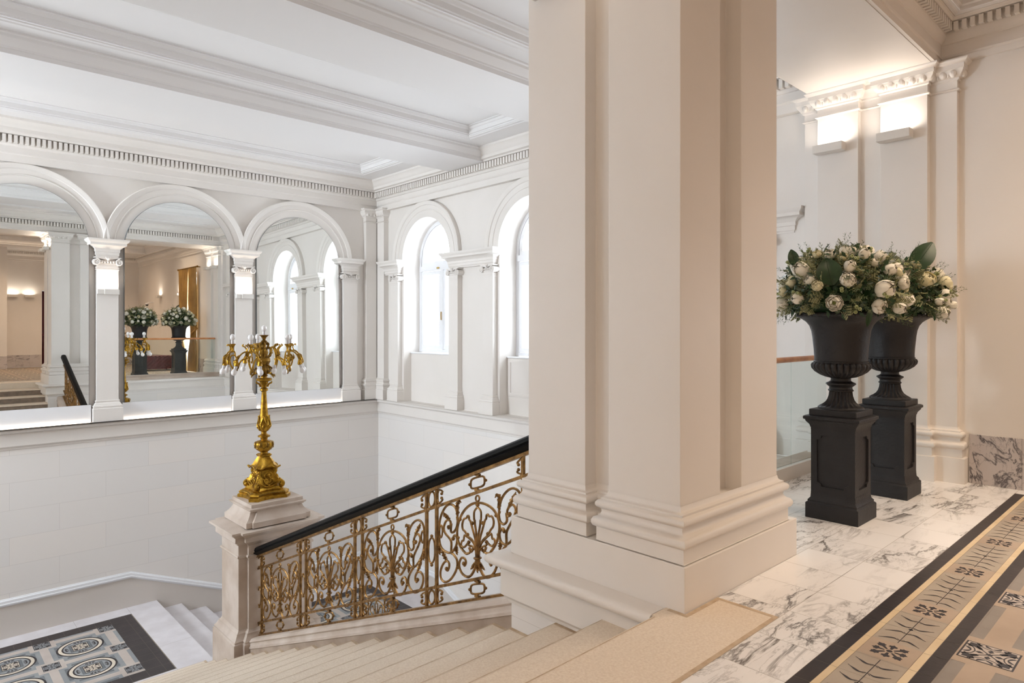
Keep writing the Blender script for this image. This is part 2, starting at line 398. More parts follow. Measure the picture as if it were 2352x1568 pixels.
dentils(mb, (XE, 3.0), (XE, YN), (-1, 0), .15, .225, 4.125, 4.23, .0672, .042, .23)
dentils(mb, (XW, 3.0), (XW, YN), (1, 0), .15, .225, 4.125, 4.23, .0672, .042, .23)
st(mb.build('trim_4', 'paint', smooth=30, rec=False))
mb = MB()
EN2 = [(0, 3.97), (.0, 4.0), (.02, 4.02), (.02, 4.085), (.05, 4.11), (.055, 4.115), (.055, 4.235), (.135, 4.24), (.145, 4.262), (.20, 4.27), (.20, 4.32), (.26, 4.40), (.30, 4.415), (.30, 4.46)]
mb.sweep([(XE, 3.0), (XW, 3.0)], EN2)
dentils(mb, (XW, 3.0), (XE, 3.0), (0, 1), .05, .125, 4.125, 4.23, .0672, .042, .4)
st(mb.build('trim_5', 'paint', smooth=30, rec=False))
HE = [(0, 3.975), (.03, 3.975), (.03, 4.035), (.04, 4.04), (.045, 4.055), (.035, 4.06), (.035, 4.165), (.045, 4.17), (.05, 4.185), (.065, 4.20), (.075, 4.215), (.085, 4.24), (.085, 4.25), (.09, 4.25), (.09, 4.335), (.15, 4.34), (.16, 4.36), (.175, 4.365), (.175, 4.39)]
mb = MB(); hp = [(XWL, 1.84), (XEL, 1.84), (XEL, YS), (XWL, YS)]
mb.sweep(hp, HE, closed=True)
dentils(mb, hp[0], hp[1], (0, -1), .085, .145, 4.252, 4.33, .0655, .036, .15); dentils(mb, hp[1], hp[2], (-1, 0), .085, .145, 4.252, 4.33, .0655, .036, .15)
dentils(mb, hp[3], hp[2], (0, 1), .085, .145, 4.252, 4.33, .0655, .036, .15)
st(mb.build('trim_6', 'paint', smooth=30, rec=False))

# floor-level ledge all round the stairwell
LG = [(0, -.001), (.095, -.001), (.112, -.006), (.124, -.018), (.128, -.034), (.122, -.052), (.106, -.066), (.085, -.072), (.062, -.074), (.062, -.082), (.05, -.088), (.05, -.262), (.038, -.27), (.03, -.285), (.018, -.292), (.014, -.312), (0, -.32)]
mb = MB()
mb.sweep([(2.91, 1.96), (2.91, 3.11), (XEL, 3.11), (XEL, YNL), (XWL, YNL), (XWL, 3.11), (mirx(2.91), 3.11), (mirx(2.91), 1.96)][::-1], LG)
# top surface of the ledge
for q in ([(2.85, 1.96), (PX1, 1.96), (PX1, 3.16), (2.85, 3.16)], [(PX1, 2.9), (XE, 2.9), (XE, 3.2), (PX1, 3.2)], [(XE-.2, 3.1), (XE+.19, 3.1), (XE+.19, YN), (XE-.2, YN)], [(XW, YN-.2), (XE, YN-.2), (XE, YN), (XW, YN)]):
    mb.face([(x, y, -.003) for x, y in q])
    mb.face([(mirx(x), y, -.003) for x, y in q])
st(mb.build('trim_7', 'paint', smooth=40, rec=False))

# ------------------------------------------------------------------ ionic capital, impost, pilasters (local: x along wall, y out of wall (-y = room), z up)
def volute(mb, cx, y0, y1, cz, r, sgn):
    n = 26; pts = []
    for i in range(n+1):
        t = i/n; a = pi/2+sgn*t*2*pi*1.6; rr = r*(1-.78*t)
        pts.append((cx+cos(a)*rr, y0, cz+sin(a)*rr))
    mb.tube(pts, lambda t: .011*(1-.5*t)*r/.05, 5)
    ring = lambda y, q: [(cx+cos(2*pi*k/16)*q, y, cz+sin(2*pi*k/16)*q) for k in range(16)]
    mb.rings([ring(y1, r*.96), ring(y0+.004, r*.96), ring(y0+.002, r*.5)])
    mb.ball((cx, y0, cz), r*.2, 8, 5)
def ionic(mb, w, d, z, s=1.0):       # capital sits from z to z+.17, width w of the shaft, depth d out of the wall
    h = w/2
    mb.box((-h+.004, -d+.004, z), (h-.004, 0, z+.13))
    mb.box((-h-.01, -d-.01, z+.0), (h+.01, 0, z+.016))
    mb.box((-h-.012, -d-.012, z+.055), (h+.012, 0, z+.075))
    for k in range(7):
        mb.ball((-h+.03+(w-.06)*k/6, -d-.012, z+.095), .018, 7, 5)
    pl = [(-h-.035, z+.155), (-h+.02, z+.15), (0, z+.128), (h-.02, z+.15), (h+.035, z+.155), (h+.035, z+.17), (-h-.035, z+.17)]
    mb.rings([[(x, -d-.03, q) for x, q in pl], [(x, 0, q) for x, q in pl]])
    for sg in (1, -1):
        volute(mb, sg*(h+.008), -d-.03, 0, z+.092, .052*s, sg)
    for k in (-1, 0, 1): mb.tube([(0, -d-.03, z+.12), (k*.02, -d-.045, z+.15), (k*.034, -d-.04, z+.175)], lambda t: .012*(1-.4*t), 6)
    mb.ball((0, -d-.04, z+.15), .022, 8, 6)
BASE_S = lambda w: [(.055, 0), (.055, .20), (.042, .215), (.05, .228), (.046, .25), (.03, .262), (.03, .272), (.018, .285), (.008, .30), (.016, .31), (.016, .322), (0, .33)]
def swp3(mb, w, d, prof):
    mb.sweep([(-w/2, .0), (-w/2, -d), (w/2, -d), (w/2, .0)], prof, cap=False)
IMP = [(0, 0), (0, .02), (.012, .03), (.012, .075), (.022, .08), (.022, .12), (.03, .13), (.05, .15), (.085, .175), (.10, .18), (.10, .215), (.125, .24), (.135, .262), (.135, .275), (0, .275)]
def small_pilaster(name, label, loc, rz, w, d, ztop, group, back=0):
    # shaft base at z 0; capital from ztop-.17
    t = thing(name, label, 'pilaster', loc, rz, group)
    mb = MB(); mb.box((-w/2, -d, .3), (w/2, .02, ztop-.16)); mb.box((-w/2-.008, -d-.008, ztop-.2), (w/2+.008, .0, ztop-.185)); mb.build('shaft', 'paint', t, smooth=0)
    mb = MB(); swp3(mb, w, d, [(.055, -.0)]+BASE_S(w)[1:]); mb.build('base', 'paint', t)
    mb = MB(); ionic(mb, w, d, ztop-.17); mb.build('capital', 'paint', t)
    return t
pn = ['next to the corner of the room', 'between the second and third mirror', 'between the first and second mirror', 'left of the first mirror', 'far left', 'far left corner']
NX = [6.70, 4.572, 2.447, 1.375*2-2.447, 2*CX-4.572, 2*CX-6.70]
for i, x in enumerate(NX):
    lit = 0 < i < 5
    t = small_pilaster('pilaster', 'ionic pilaster '+pn[i]+(', with wall light' if lit else ', without a lamp'), (x, YN, 0), 0, .30, .11, 2.57, 'pilasters of the mirror wall')
    mb = MB(); swp3(mb, .30, .10, [(o, z+2.575) for o, z in IMP]); mb.box((-.15, -.10, 2.57), (.15, .01, 2.84)); mb.build('impost_block', 'paint', t)
    if lit:
        l = thing('wall_light', 'small white box wall light on the pilaster '+pn[i], 'wall lamp', (x, YN-.11, 1.99), 0, 'wall lights of the mirror wall')
        mb = MB(); mb.box((-.152, -.075, 0), (.152, .0, .075)); mb.box((-.06, -.09, -.004), (.14, -.07, .078)); mb.build('lamp_body', 'lamp_body', l, smooth=0, bevel=.004)
        mb = MB(); mb.face([(-.14, -.065, .0765), (.14, -.065, .0765), (.14, -.015, .0765), (-.14, -.015, .0765)]); mb.build('diffuser', 'lamp_glow', l, smooth=0)
        area('lamp', (x, YN-.17, 2.08), (x, YN-.14, 2.6), .28, .06, 1.1, SOFT, 150)
# east and west window walls: pilasters at the edges of each arch, imposts bridging the pairs
PY = []
for yc in WINY: PY += [yc+RW+.19, yc-RW-.19]
en = ['between the corner column and the far window', 'on the near side of the far window', 'on the far side of the second window', 'on the near side of the second window', 'on the far side of the third window', 'on the near side of the third window']
for side, X, rz in ((1, XE, -pi/2), (-1, XW, pi/2)):
    for k, y in enumerate(PY):
        lab = ('ionic pilaster of the window wall ' if side > 0 else 'ionic pilaster of the left wall ')+en[k]
        small_pilaster('pilaster', lab, (X, y, 0), rz, .26, .10, 2.53, 'pilasters of the window wall' if side > 0 else 'pilasters of the left wall')
    segs = [(YN-.40, PY[0]-.13), (PY[1]+.13, PY[2]-.13), (PY[3]+.13, PY[4]-.13), (PY[5]+.13, 3.25)]
    for k, (a, b2) in enumerate(segs):
        f = TE if side > 0 else TW
        mb = MB(f); lo, hi = min(a, b2), max(a, b2)
        # sweep in wall coordinates
        for (s0, s1) in ((lo, hi),):
            pr = [(o, z+2.535) for o, z in IMP]; D = .09 if k < 3 else .01
            rs = []
            for s_, m_, dd in ((lo, -1, 0), (lo, -1, 1), (hi, 1, 1), (hi, 1, 0)):
                rs.append([(s_+m_*o, (D+o)*dd, z) for o, z in pr])
            ids = [[mb.P(p) for p in r] for r in rs]
            for A, B in zip(ids, ids[1:]):
                for j in range(len(pr)-1): mb.F((A[j], A[j+1], B[j+1], B[j]))
            mb.face([(lo, 0, 2.535), (lo, D, 2.535), (hi, D, 2.535), (hi, 0, 2.535)])
        o = mb.build('impost_entablature', 'paint', smooth=30)
        st(o).name = 'trim_8'
# archivolts
def archivolt(tf, c, r, zs, w=.31, n=40, parent=None):
    prof = [(0, 0), (0, .035), (.13, .035), (.135, .045), (.15, .05), (.155, .04), (.225, .045), (.235, .06), (.26, .068), (.275, .078), (.30, .082), (.31, .07), (.31, 0)]
    mb = MB(tf); rs = []
    for k in range(n+1):
        a = pi-pi*k/n
        rs.append([(c+cos(a)*(r+q), d, zs+sin(a)*(r+q)) for q, d in prof])
    ids = [[mb.P(p) for p in q] for q in rs]
    for A, B in zip(ids, ids[1:]):
        for j in range(len(prof)-1): mb.F((A[j], B[j], B[j+1], A[j+1]))
    mb.F(ids[0]); mb.F(ids[-1][::-1])
    return mb
BAYS = [1.375+2.135*k for k in (2, 1, 0, -1, -2)]
for x in BAYS: st(archivolt(TN, x, .815, 2.75).build('trim_9', 'paint', smooth=25))
for y in WINY:
    st(archivolt(TE, y, RW, ZS).build('trim_10', 'paint', smooth=25)); st(archivolt(TW, y, RW, ZS).build('trim_10', 'paint', smooth=25))
# mirrors
mn = ['arched wall mirror nearest the window wall, reflecting two windows', 'arched wall mirror in the middle, reflecting the urns and glass railing', 'arched wall mirror at the left edge, reflecting the stairs and gilded iron railing', 'arched wall mirror beyond the left edge', 'arched wall mirror next to the left corner']
TILT = [(-.012, .0), (.0, .0), (.0, .0), (0, 0), (0, 0)]
for i, x in enumerate(BAYS):
    t = thing('wall_mirror', mn[i], 'mirror', (x, YN-.085, .27), 0, 'arched mirrors over the landing'); h = .822
    pts = [(-h, 0), (h, 0)]+[(h*cos(pi*k/48), 2.475+h*sin(pi*k/48)) for k in range(49)]
    mb = MB(); mb.rings([[(a, 0, b2) for a, b2 in pts]], cap=False); mb.F(range(len(pts))); mb.build('mirror_glass', 'mirror', t, smooth=0)
    pts2 = [(a*1.004, b2*1.0015-.002) for a, b2 in pts]
    mb = MB(); mb.rings([[(a, .003, b2) for a, b2 in pts2], [(a, .05, b2) for a, b2 in pts2]]); mb.build('backing', 'steel_tile', t, smooth=0)
    t.rotation_euler = (TILT[i][0], 0, TILT[i][1])
    b = thing('light_trough', 'white glowing board on the ledge under the '+mn[i].split(',')[0].replace('arched wall ', ''), 'light', (x, YN-.09, 0), 0, 'lit boards under the mirrors')
    mb = MB(); mb.box((-h-.03, 0, .0), (h+.03, .06, .268)); mb.build('board', 'frame_paint', b, smooth=0)
    mb = MB(); mb.box((-h-.01, -.030, .0), (h+.01, -.018, .014)); mb.build('light_strip', 'strip_glow', b, smooth=0)
# corner pilasters
def egg_row(mb, p0, p1, n, out, z, r, up=1.25):
    for k in range(n):
        t = (k+.5)/n; x = p0[0]+(p1[0]-p0[0])*t; y = p0[1]+(p1[1]-p0[1])*t
        mb.ball((x+out[0]*.0, y+out[1]*.0, z), r, 9, 7, (1, 1, up))
        if k < n-1:
            t = (k+1)/n; x = p0[0]+(p1[0]-p0[0])*t; y = p0[1]+(p1[1]-p0[1])*t
            mb.ball((x, y, z), r*.3, 5, 4, (1, 1, 3.2*up))
CAP = [(0, 0), (.012, .004), (.022, .012), (.012, .022), (0, .028), (0, .095), (.008, .10), (.018, .105), (.018, .12), (.03, .125), (.06, .17), (.065, .188), (.07, .19), (.07, .235), (.085, .24), (.095, .252), (.105, .262), (.105, .274), (0, .274)]
def cap_sweep(mb, path, z, closed=False): mb.sweep(path, [(o, q+z) for o, q in CAP], closed=closed, cap=False)
BIG = [(.075, 0), (.075, .235), (.058, .24), (.05, .24), (.05, .315), (.064, .322), (.072, .338), (.072, .355), (.062, .372), (.05, .377), (.044, .379), (.034, .388), (.028, .402), (.03, .418), (.04, .425), (.05, .43), (.056, .442), (.055, .456), (.045, .468), (.03, .473), (.03, .484), (.016, .488), (.006, .497), (0, .52)]
def corner_col(x, y, rz, lab):
    t = thing('pilaster', lab, 'pilaster', (x, y, 0), rz, 'tall corner pilasters'); w, d = .25, .11
    mb = MB(); mb.box((-w/2, -d, .4), (w/2, .01, 3.72)); mb.build('shaft', 'paint', t, smooth=0)
    mb = MB(); swp3(mb, w, d, [(o*.75, z*.86) for o, z in BIG]); mb.build('base', 'paint', t)
    mb = MB(); cap_sweep(mb, [(-w/2, 0), (-w/2, -d), (w/2, -d), (w/2, 0)], 3.63); egg_row(mb, (-w/2-.03, -d-.045), (w/2+.03, -d-.045), 4, (0, 0), 3.785, .027); mb.build('capital', 'paint', t)
corner_col(7.185, YN, 0, 'tall plain pilaster in the far corner on the mirror wall side'); corner_col(XE, 11.765, -pi/2, 'tall plain pilaster in the far corner on the window wall side')
corner_col(mirx(7.185), YN, 0, 'tall plain pilaster in the left corner on the mirror wall side'); corner_col(XW, 11.765, pi/2, 'tall plain pilaster in the left corner on the left wall side')

# ------------------------------------------------------------------ windows
def window(i, side, y):
    w = thing('window_%d' % i, 'tall arched double casement window with white frame, '+('window wall' if side > 0 else 'left wall')+' bay %s' % ('far', 'second', 'third')[(i-1) % 3], 'window', (XE if side > 0 else XW, y, 0), 0)
    w['kind'] = 'structure'
    if side < 0: w.rotation_euler = (0, 0, pi)
    # local: x outwards, y along wall
    def arch_ring(mb, x0, x1, hin, hout, zs, zb, n=28):
        po = [(-hout, zb)]+[(-hout*cos(pi*k/n), zs+hout*sin(pi*k/n)) for k in range(n+1)]+[(hout, zb)]
        pi_ = [(-hin, zb)]+[(-hin*cos(pi*k/n), zs+hin*sin(pi*k/n)) for k in range(n+1)]+[(hin, zb)]
        for a, b2, c, d in zip(po, po[1:], pi_[1:], pi_):
            mb.rings([[(x0, a[0], a[1]), (x0, b2[0], b2[1]), (x0, c[0], c[1]), (x0, d[0], d[1])], [(x1, a[0], a[1]), (x1, b2[0], b2[1]), (x1, c[0], c[1]), (x1, d[0], d[1])]])
    for x, hw, nm in ((.38, RW-.0, 'inner'), (.60, RW-.02, 'outer')):
        mb = MB(); arch_ring(mb, x, x+.07, hw-.07, hw+.02, ZS, .985); mb.box((x-.003, -hw, .986), (x+.068, hw, 1.04)); mb.box((x-.02, -hw+.03, 2.60), (x+.067, hw-.03, 2.70)); mb.box((x-.012, -.03, 1.041), (x+.06, .03, 2.599))
        mb.build('window_frame', 'frame_paint', w, smooth=30)
        zt = ZS-.0
        mb = MB(); arch_ring(mb, x+.005, x+.05, hw-.155, hw-.08, zt, 2.71); mb.box((x+.003, -hw+.08, 2.701), (x+.052, hw-.08, 2.775)); f = mb.build('fanlight_sash', 'frame_paint', w, smooth=30)
        mb = MB(); h = hw-.15; pts = [(-h, 2.77), (h, 2.77)]+[(h*cos(pi*k/24), zt+h*sin(pi*k/24)) for k in range(25)]; mb.face([(x+.03, a, b2) for a, b2 in pts]); mb.build('pane', 'pane', f, smooth=0)
        for sg in (-1, 1):
            a, b2 = (.03, hw-.075) if sg > 0 else (-hw+.075, -.03)
            mb = MB()
            for q in (((a, 1.045), (b2, 1.12)), ((a, 2.52), (b2, 2.59)), ((a, 1.12), (a+.07, 2.52)), ((b2-.07, 1.12), (b2, 2.52))):
                mb.box((x+.0, q[0][0], q[0][1]), (x+.045, q[1][0], q[1][1]))
            f = mb.build('sash', 'frame_paint', w, smooth=0)
            mb = MB(); mb.face([(x+.025, a+.06, 1.1), (x+.025, b2-.06, 1.1), (x+.025, b2-.06, 2.53), (x+.025, a+.06, 2.53)]); mb.build('pane', 'pane', f, smooth=0)
        if nm == 'inner':
            mb = MB(); mb.tube([(x-.03, .0, 1.62), (x-.035, 0, 1.72), (x-.03, 0, 1.78)], .01, 6); mb.build('handle', 'brass', w)
            for yy in (-.42, .1): mb = MB(); mb.ball((x-.03, yy, 2.64), .03, 8, 6, (.7, 1.6, .6)); mb.build('catch', 'brass', w)
    mb = MB(); mb.box((.155, -RW+.002, .955), (.40, RW-.002, .975)); mb.build('sill', 'frame_paint', w, smooth=0, bevel=.004)
for i, y in enumerate(WINY): window(i+1, 1, y); window(i+4, -1, y)
# panelled apron under the nearer window
mb = MB(TE)
for (a, b2, z0, z1) in ((7.46-.74, 7.46+.74, .33, .37), (7.46-.74, 7.46+.74, .88, .94), (7.46+.68, 7.46+.74, .37, .88), (7.46-.74, 7.46-.68, .37, .88), (7.46-.74, 7.46+.74, .27, .30)):
    mb.rings([[(a, -.18, z0), (b2, -.18, z0), (b2, -.18, z1), (a, -.18, z1)], [(a, -.165, z0), (b2, -.165, z0), (b2, -.165, z1), (a, -.165, z1)]])
st(mb.build('trim_11', 'paint', smooth=0))

# ------------------------------------------------------------------ piers carrying the arcade
def pier(x0, lab, flip):
    t = thing('pillar', lab, 'pillar', (0, 0, 0), 0, 'square pillars at the top of the stairs')
    g = (lambda p: [(mirx(x), y) for x, y in p][::-1]) if flip else (lambda p: p)
    a0, a1, b0, b1 = 2.995, 4.10, 1.91, 3.04; nd = .1
    sh = [(a0, b0), (3.40, b0), (3.40, b0+nd), (3.64, b0+nd), (3.64, b0), (a1, b0), (a1, 2.385), (a1-nd, 2.385), (a1-nd, 2.56), (a1, 2.56), (a1, b1), (3.64, b1), (3.64, b1-nd), (3.40, b1-nd), (3.40, b1), (a0, b1), (a0, 2.56), (a0+nd, 2.56), (a0+nd, 2.385), (a0, 2.385)]
    mb = MB(); mb.prism(g(sh), .3, 3.98); mb.build('shaft', 'paint', t, smooth=0, bevel=.004)
    bs = [(a0, b0), (a1, b0), (a1, 2.385), (a1-nd, 2.385), (a1-nd, 2.56), (a1, 2.56), (a1, b1), (a0, b1), (a0, 2.56), (a0+nd, 2.56), (a0+nd, 2.385), (a0, 2.385)]
    mb = MB(); q = g(bs); mb.sweep(q, [(o, z) for o, z in BIG[2:]], closed=True)
    # seal the top between base and shaft
    mb.prism(g([(a0-.0, b0-.0), (a1, b0), (a1, 2.385), (a1-nd, 2.385), (a1-nd, 2.56), (a1, 2.56), (a1, b1), (a0, b1), (a0, 2.56), (a0+nd, 2.56), (a0+nd, 2.385), (a0, 2.385)]), .24, .497)
    mb.build('base', 'paint', t, smooth=40)
    q = g([(PX0, PY0), (PX1, PY0), (PX1, PY1), (PX0, PY1)])
    mb = MB(); mb.prism(q, -.02, .235); mb.build('plinth', 'paint', t, smooth=0, bevel=.005)
    mb = MB(); cap_sweep(mb, g(sh), 3.70, True); z = 3.855
    q = g([(a0, b0), (a1, b0), (a1, b1), (a0, b1)])
    for (p0, p1, n) in (((a0-.045, b0), (a0-.045, 2.4), 5), ((a0-.045, 2.56), (a0-.045, b1), 5), ((a0, b1+.045), (3.4, b1+.045), 4), ((3.64, b1+.045), (a1, b1+.045), 4), ((a1+.045, b0), (a1+.045, 2.4), 5), ((a1+.045, 2.56), (a1+.045, b1), 5)):
        if flip: p0 = (mirx(p0[0]), p0[1]); p1 = (mirx(p1[0]), p1[1])
        egg_row(mb, p0, p1, n, (0, 0), z, .03)
    mb.build('capital', 'paint', t)
pier(PX0, 'massive white square pillar with moulded base at the head of the stairs', False)
pier(PX0, 'second square pillar on the left of the stairs, out of view', True)
# responds on the right wall
def respond(flip, lab):
    t = thing('pilaster', lab, 'pilaster', (0, 0, 0), 0, 'wall piers facing the pillars')
    X = XE; g = (lambda p: [(mirx(x), y) for x, y in p][::-1]) if flip else (lambda p: p)
    # outline travelling so that the room (-x) is on the right : going -y
    o = [(X, 3.10), (7.33, 3.10), (7.33, 2.93), (7.25, 2.93), (7.25, 2.52), (7.32, 2.52), (7.32, 2.31), (7.25, 2.31), (7.25, 1.895), (7.33, 1.895), (7.33, 1.67), (X, 1.67)]
    mb = MB(); mb.prism(g(o)+([] if False else []), .3, 3.98); mb.build('shaft', 'paint', t, smooth=0, bevel=.003)
    o2 = [(X, 3.10), (7.33, 3.10), (7.33, 2.93), (7.25, 2.93), (7.25, 1.895), (7.33, 1.895), (7.33, 1.67), (X, 1.67)]
    pth = [(mirx(x), y) for x, y in o2] if flip else o2
    pth = pth if not flip else pth[::-1]
    mb = MB(); mb.sweep(pth if flip else o2[::-1][::-1], BIG, cap=False); mb.build('base', 'paint', t, smooth=40)
    mb = MB(); pp = [(mirx(x), y) for x, y in o][::-1] if flip else o
    cap_sweep(mb, pp, 3.70)
    s = -1 if not flip else 1
    for x, ya, yb, n in ((7.25, 2.93, 2.52, 5), (7.25, 2.31, 1.895, 5), (7.33, 3.1, 2.95, 2), (7.33, 1.88, 1.67, 3)):
        xx = x-.045
        if flip: xx = mirx(xx)
        egg_row(mb, (xx, ya+.02), (xx, yb-.02), n, (0, 0), 3.855, .032)
    egg_row(mb, (7.33 if not flip else mirx(7.33), 1.67-.045), (7.4 if not flip else mirx(7.4), 1.67-.045), 2, (0, 0), 3.855, .028)
    mb.build('capital', 'paint', t)
respond(False, 'cluster of white wall pilasters with egg-and-dart capitals behind the urns'); respond(True, 'cluster of white wall pilasters on the left wall, out of view')

# ------------------------------------------------------------------ box wall lights (up-lighters)
def box_light(loc, rz, lab, grp, w=.30, e=1.15):
    t = thing('wall_light', lab, 'wall lamp', loc, rz, grp)
    mb = MB(); mb.rings([[(-w/2, -.15, .0), (w/2, -.15, 0), (w/2, -.15, .085), (-w/2, -.15, .085)], [(-w/2, -.03, 0), (w/2, -.03, 0), (w/2, -.03, .085), (-w/2, -.03, .085)]])
    mb.build('lamp_body', 'lamp_body', t, smooth=0, bevel=.006)
    mb = MB(); mb.box((-.05, -.03, .01), (.05, .0, .07)); mb.build('bracket', 'lamp_body', t, smooth=0)
    mb = MB(); mb.face([(-w/2+.02, -.13, .0855), (w/2-.02, -.13, .0855), (w/2-.02, -.05, .0855), (-w/2+.02, -.05, .0855)]); mb.build('diffuser', 'lamp_glow', t, smooth=0)
    v = Matrix.Rotation(rz, 3, 'Z')@Vector((0, -.10, .10)); p = Vector(loc)+v
    area('lamp', p, p+Matrix.Rotation(rz, 3, 'Z')@Vector((0, .05, 1)), w*.9, .07, e, (1, .88, .76), 170)
box_light((7.25, 2.155, 3.30), -pi/2, 'white box wall light high on the right wall pilaster', 'box wall lights above the urns')
box_light((7.25, 2.775, 3.30), -pi/2, 'white box wall light on the farther pilaster, left of its twin', 'box wall lights above the urns')
for x, rz, s in ((2.995, -pi/2, 1), (mirx(2.995), pi/2, -1)):
    for y in (2.15, 2.80):
        box_light((x, y, 3.52), rz, 'white box wall light on the %s pillar above the stairs, %s one' % ('right' if s > 0 else 'left', 'nearer' if y < 2.4 else 'farther'), 'box wall lights on the pillars')

# ------------------------------------------------------------------ stairs
SX1 = 3.11; SX0 = mirx(3.11)
def step_mesh(mb, tf, a, b2, w0, w1, ztop, zbot, riser=None):      # nosing at b2, back at a (run coordinate), widths w0..w1
    n = .018; pr = [(a, zbot), (b2-.015, zbot), (b2-.015, ztop-.045), (b2-.004, ztop-.04)]
    for k in range(7): q = -pi/2*.9+pi*.95*k/6; pr.append((b2-.018+.018*cos(q), ztop-.02+.0195*sin(q)))
    pr.append((a, ztop))
    f0 = len(mb.f); mb.rings([[tf(r, w0, z) for r, z in pr], [tf(r, w1, z) for r, z in pr]])
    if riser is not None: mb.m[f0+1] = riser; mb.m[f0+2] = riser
stair = thing('staircase', 'broad pale limestone staircase descending from the hall to the tiled landing', 'stairs')
for n in range(1, 19):
    mb = MB(); a = 1.935+.394*(n-1)-.02; b2 = 1.935+.394*n
    x0, x1 = (mirx(2.912), 2.912) if b2 < 3.12 else (SX0-.002, SX1+.002)
    if b2 > 8.0: x0, x1 = mirx(2.97), 2.97
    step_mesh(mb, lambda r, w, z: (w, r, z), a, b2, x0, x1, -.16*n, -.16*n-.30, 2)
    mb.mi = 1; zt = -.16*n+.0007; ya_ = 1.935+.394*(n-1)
    for q in ((x0, b2-.012, x1, b2-.006), (x0, ya_, x1, ya_+.014), (x0, ya_, x0+.03, b2-.006), (x1-.03, ya_, x1, b2-.006)): mb.face([(q[0], q[1], zt), (q[2], q[1], zt), (q[2], q[3], zt), (q[0], q[3], zt)]); zt += .0002  # strips at nosing and riser foot paint the shade line; end strips are dirt
    mb.build('step', ['limestone', 'stain_and_shade', 'dark_riser'], stair, smooth=40)
# soffit under the flight
mb = MB(); pr = [(1.95, -.2), (9.0, -3.02), (9.0, ZL), (8.2, ZL), (1.95, -.75)]
mb.rings([[(SX0, y, z) for y, z in pr], [(SX1, y, z) for y, z in pr]]); mb.build('soffit', 'paint', stair, smooth=0)
# stone strings with moulded coping
def string(flip):
    g = mirx if flip else (lambda x: x)
    t = thing('stair_string', 'sloping limestone string wall under the %s railing' % ('ornamental iron' if not flip else 'second, hidden'), 'stair wall', (0, 0, 0), 0)
    y0, y1 = 3.12, 8.02
    mb = MB(); pr = [(y0, nos(y0)+.05), (y1, nos(y1)+.05), (y1, nos(y1)-.36), (y0, nos(y0)-.36)]
    mb.rings([[(g(3.11), y, z) for y, z in pr], [(g(3.40), y, z) for y, z in pr]]); mb.build('string_wall', 'string_stone', t, smooth=0)
    cp = [(.0, .035), (.012, .04), (.012, .062), (.004, .068), (.0, .075), (.0, .098), (-.008, .104), (.0, .112), (.006, .122), (.0, .134), (-.014, .14), (-.02, .152), (-.04, .158), (-.145, .16)]
    full = [(3.11-o, z) for o, z in cp]+[(3.40+o, z) for o, z in cp[::-1]]
    mb = MB(); rs = [[(g(x), y, nos(y)+z) for x, z in full] for y in (y0, y1)]; mb.rings(rs); mb.build('coping', 'newel_stone', t, smooth=45)
string(False); string(True)

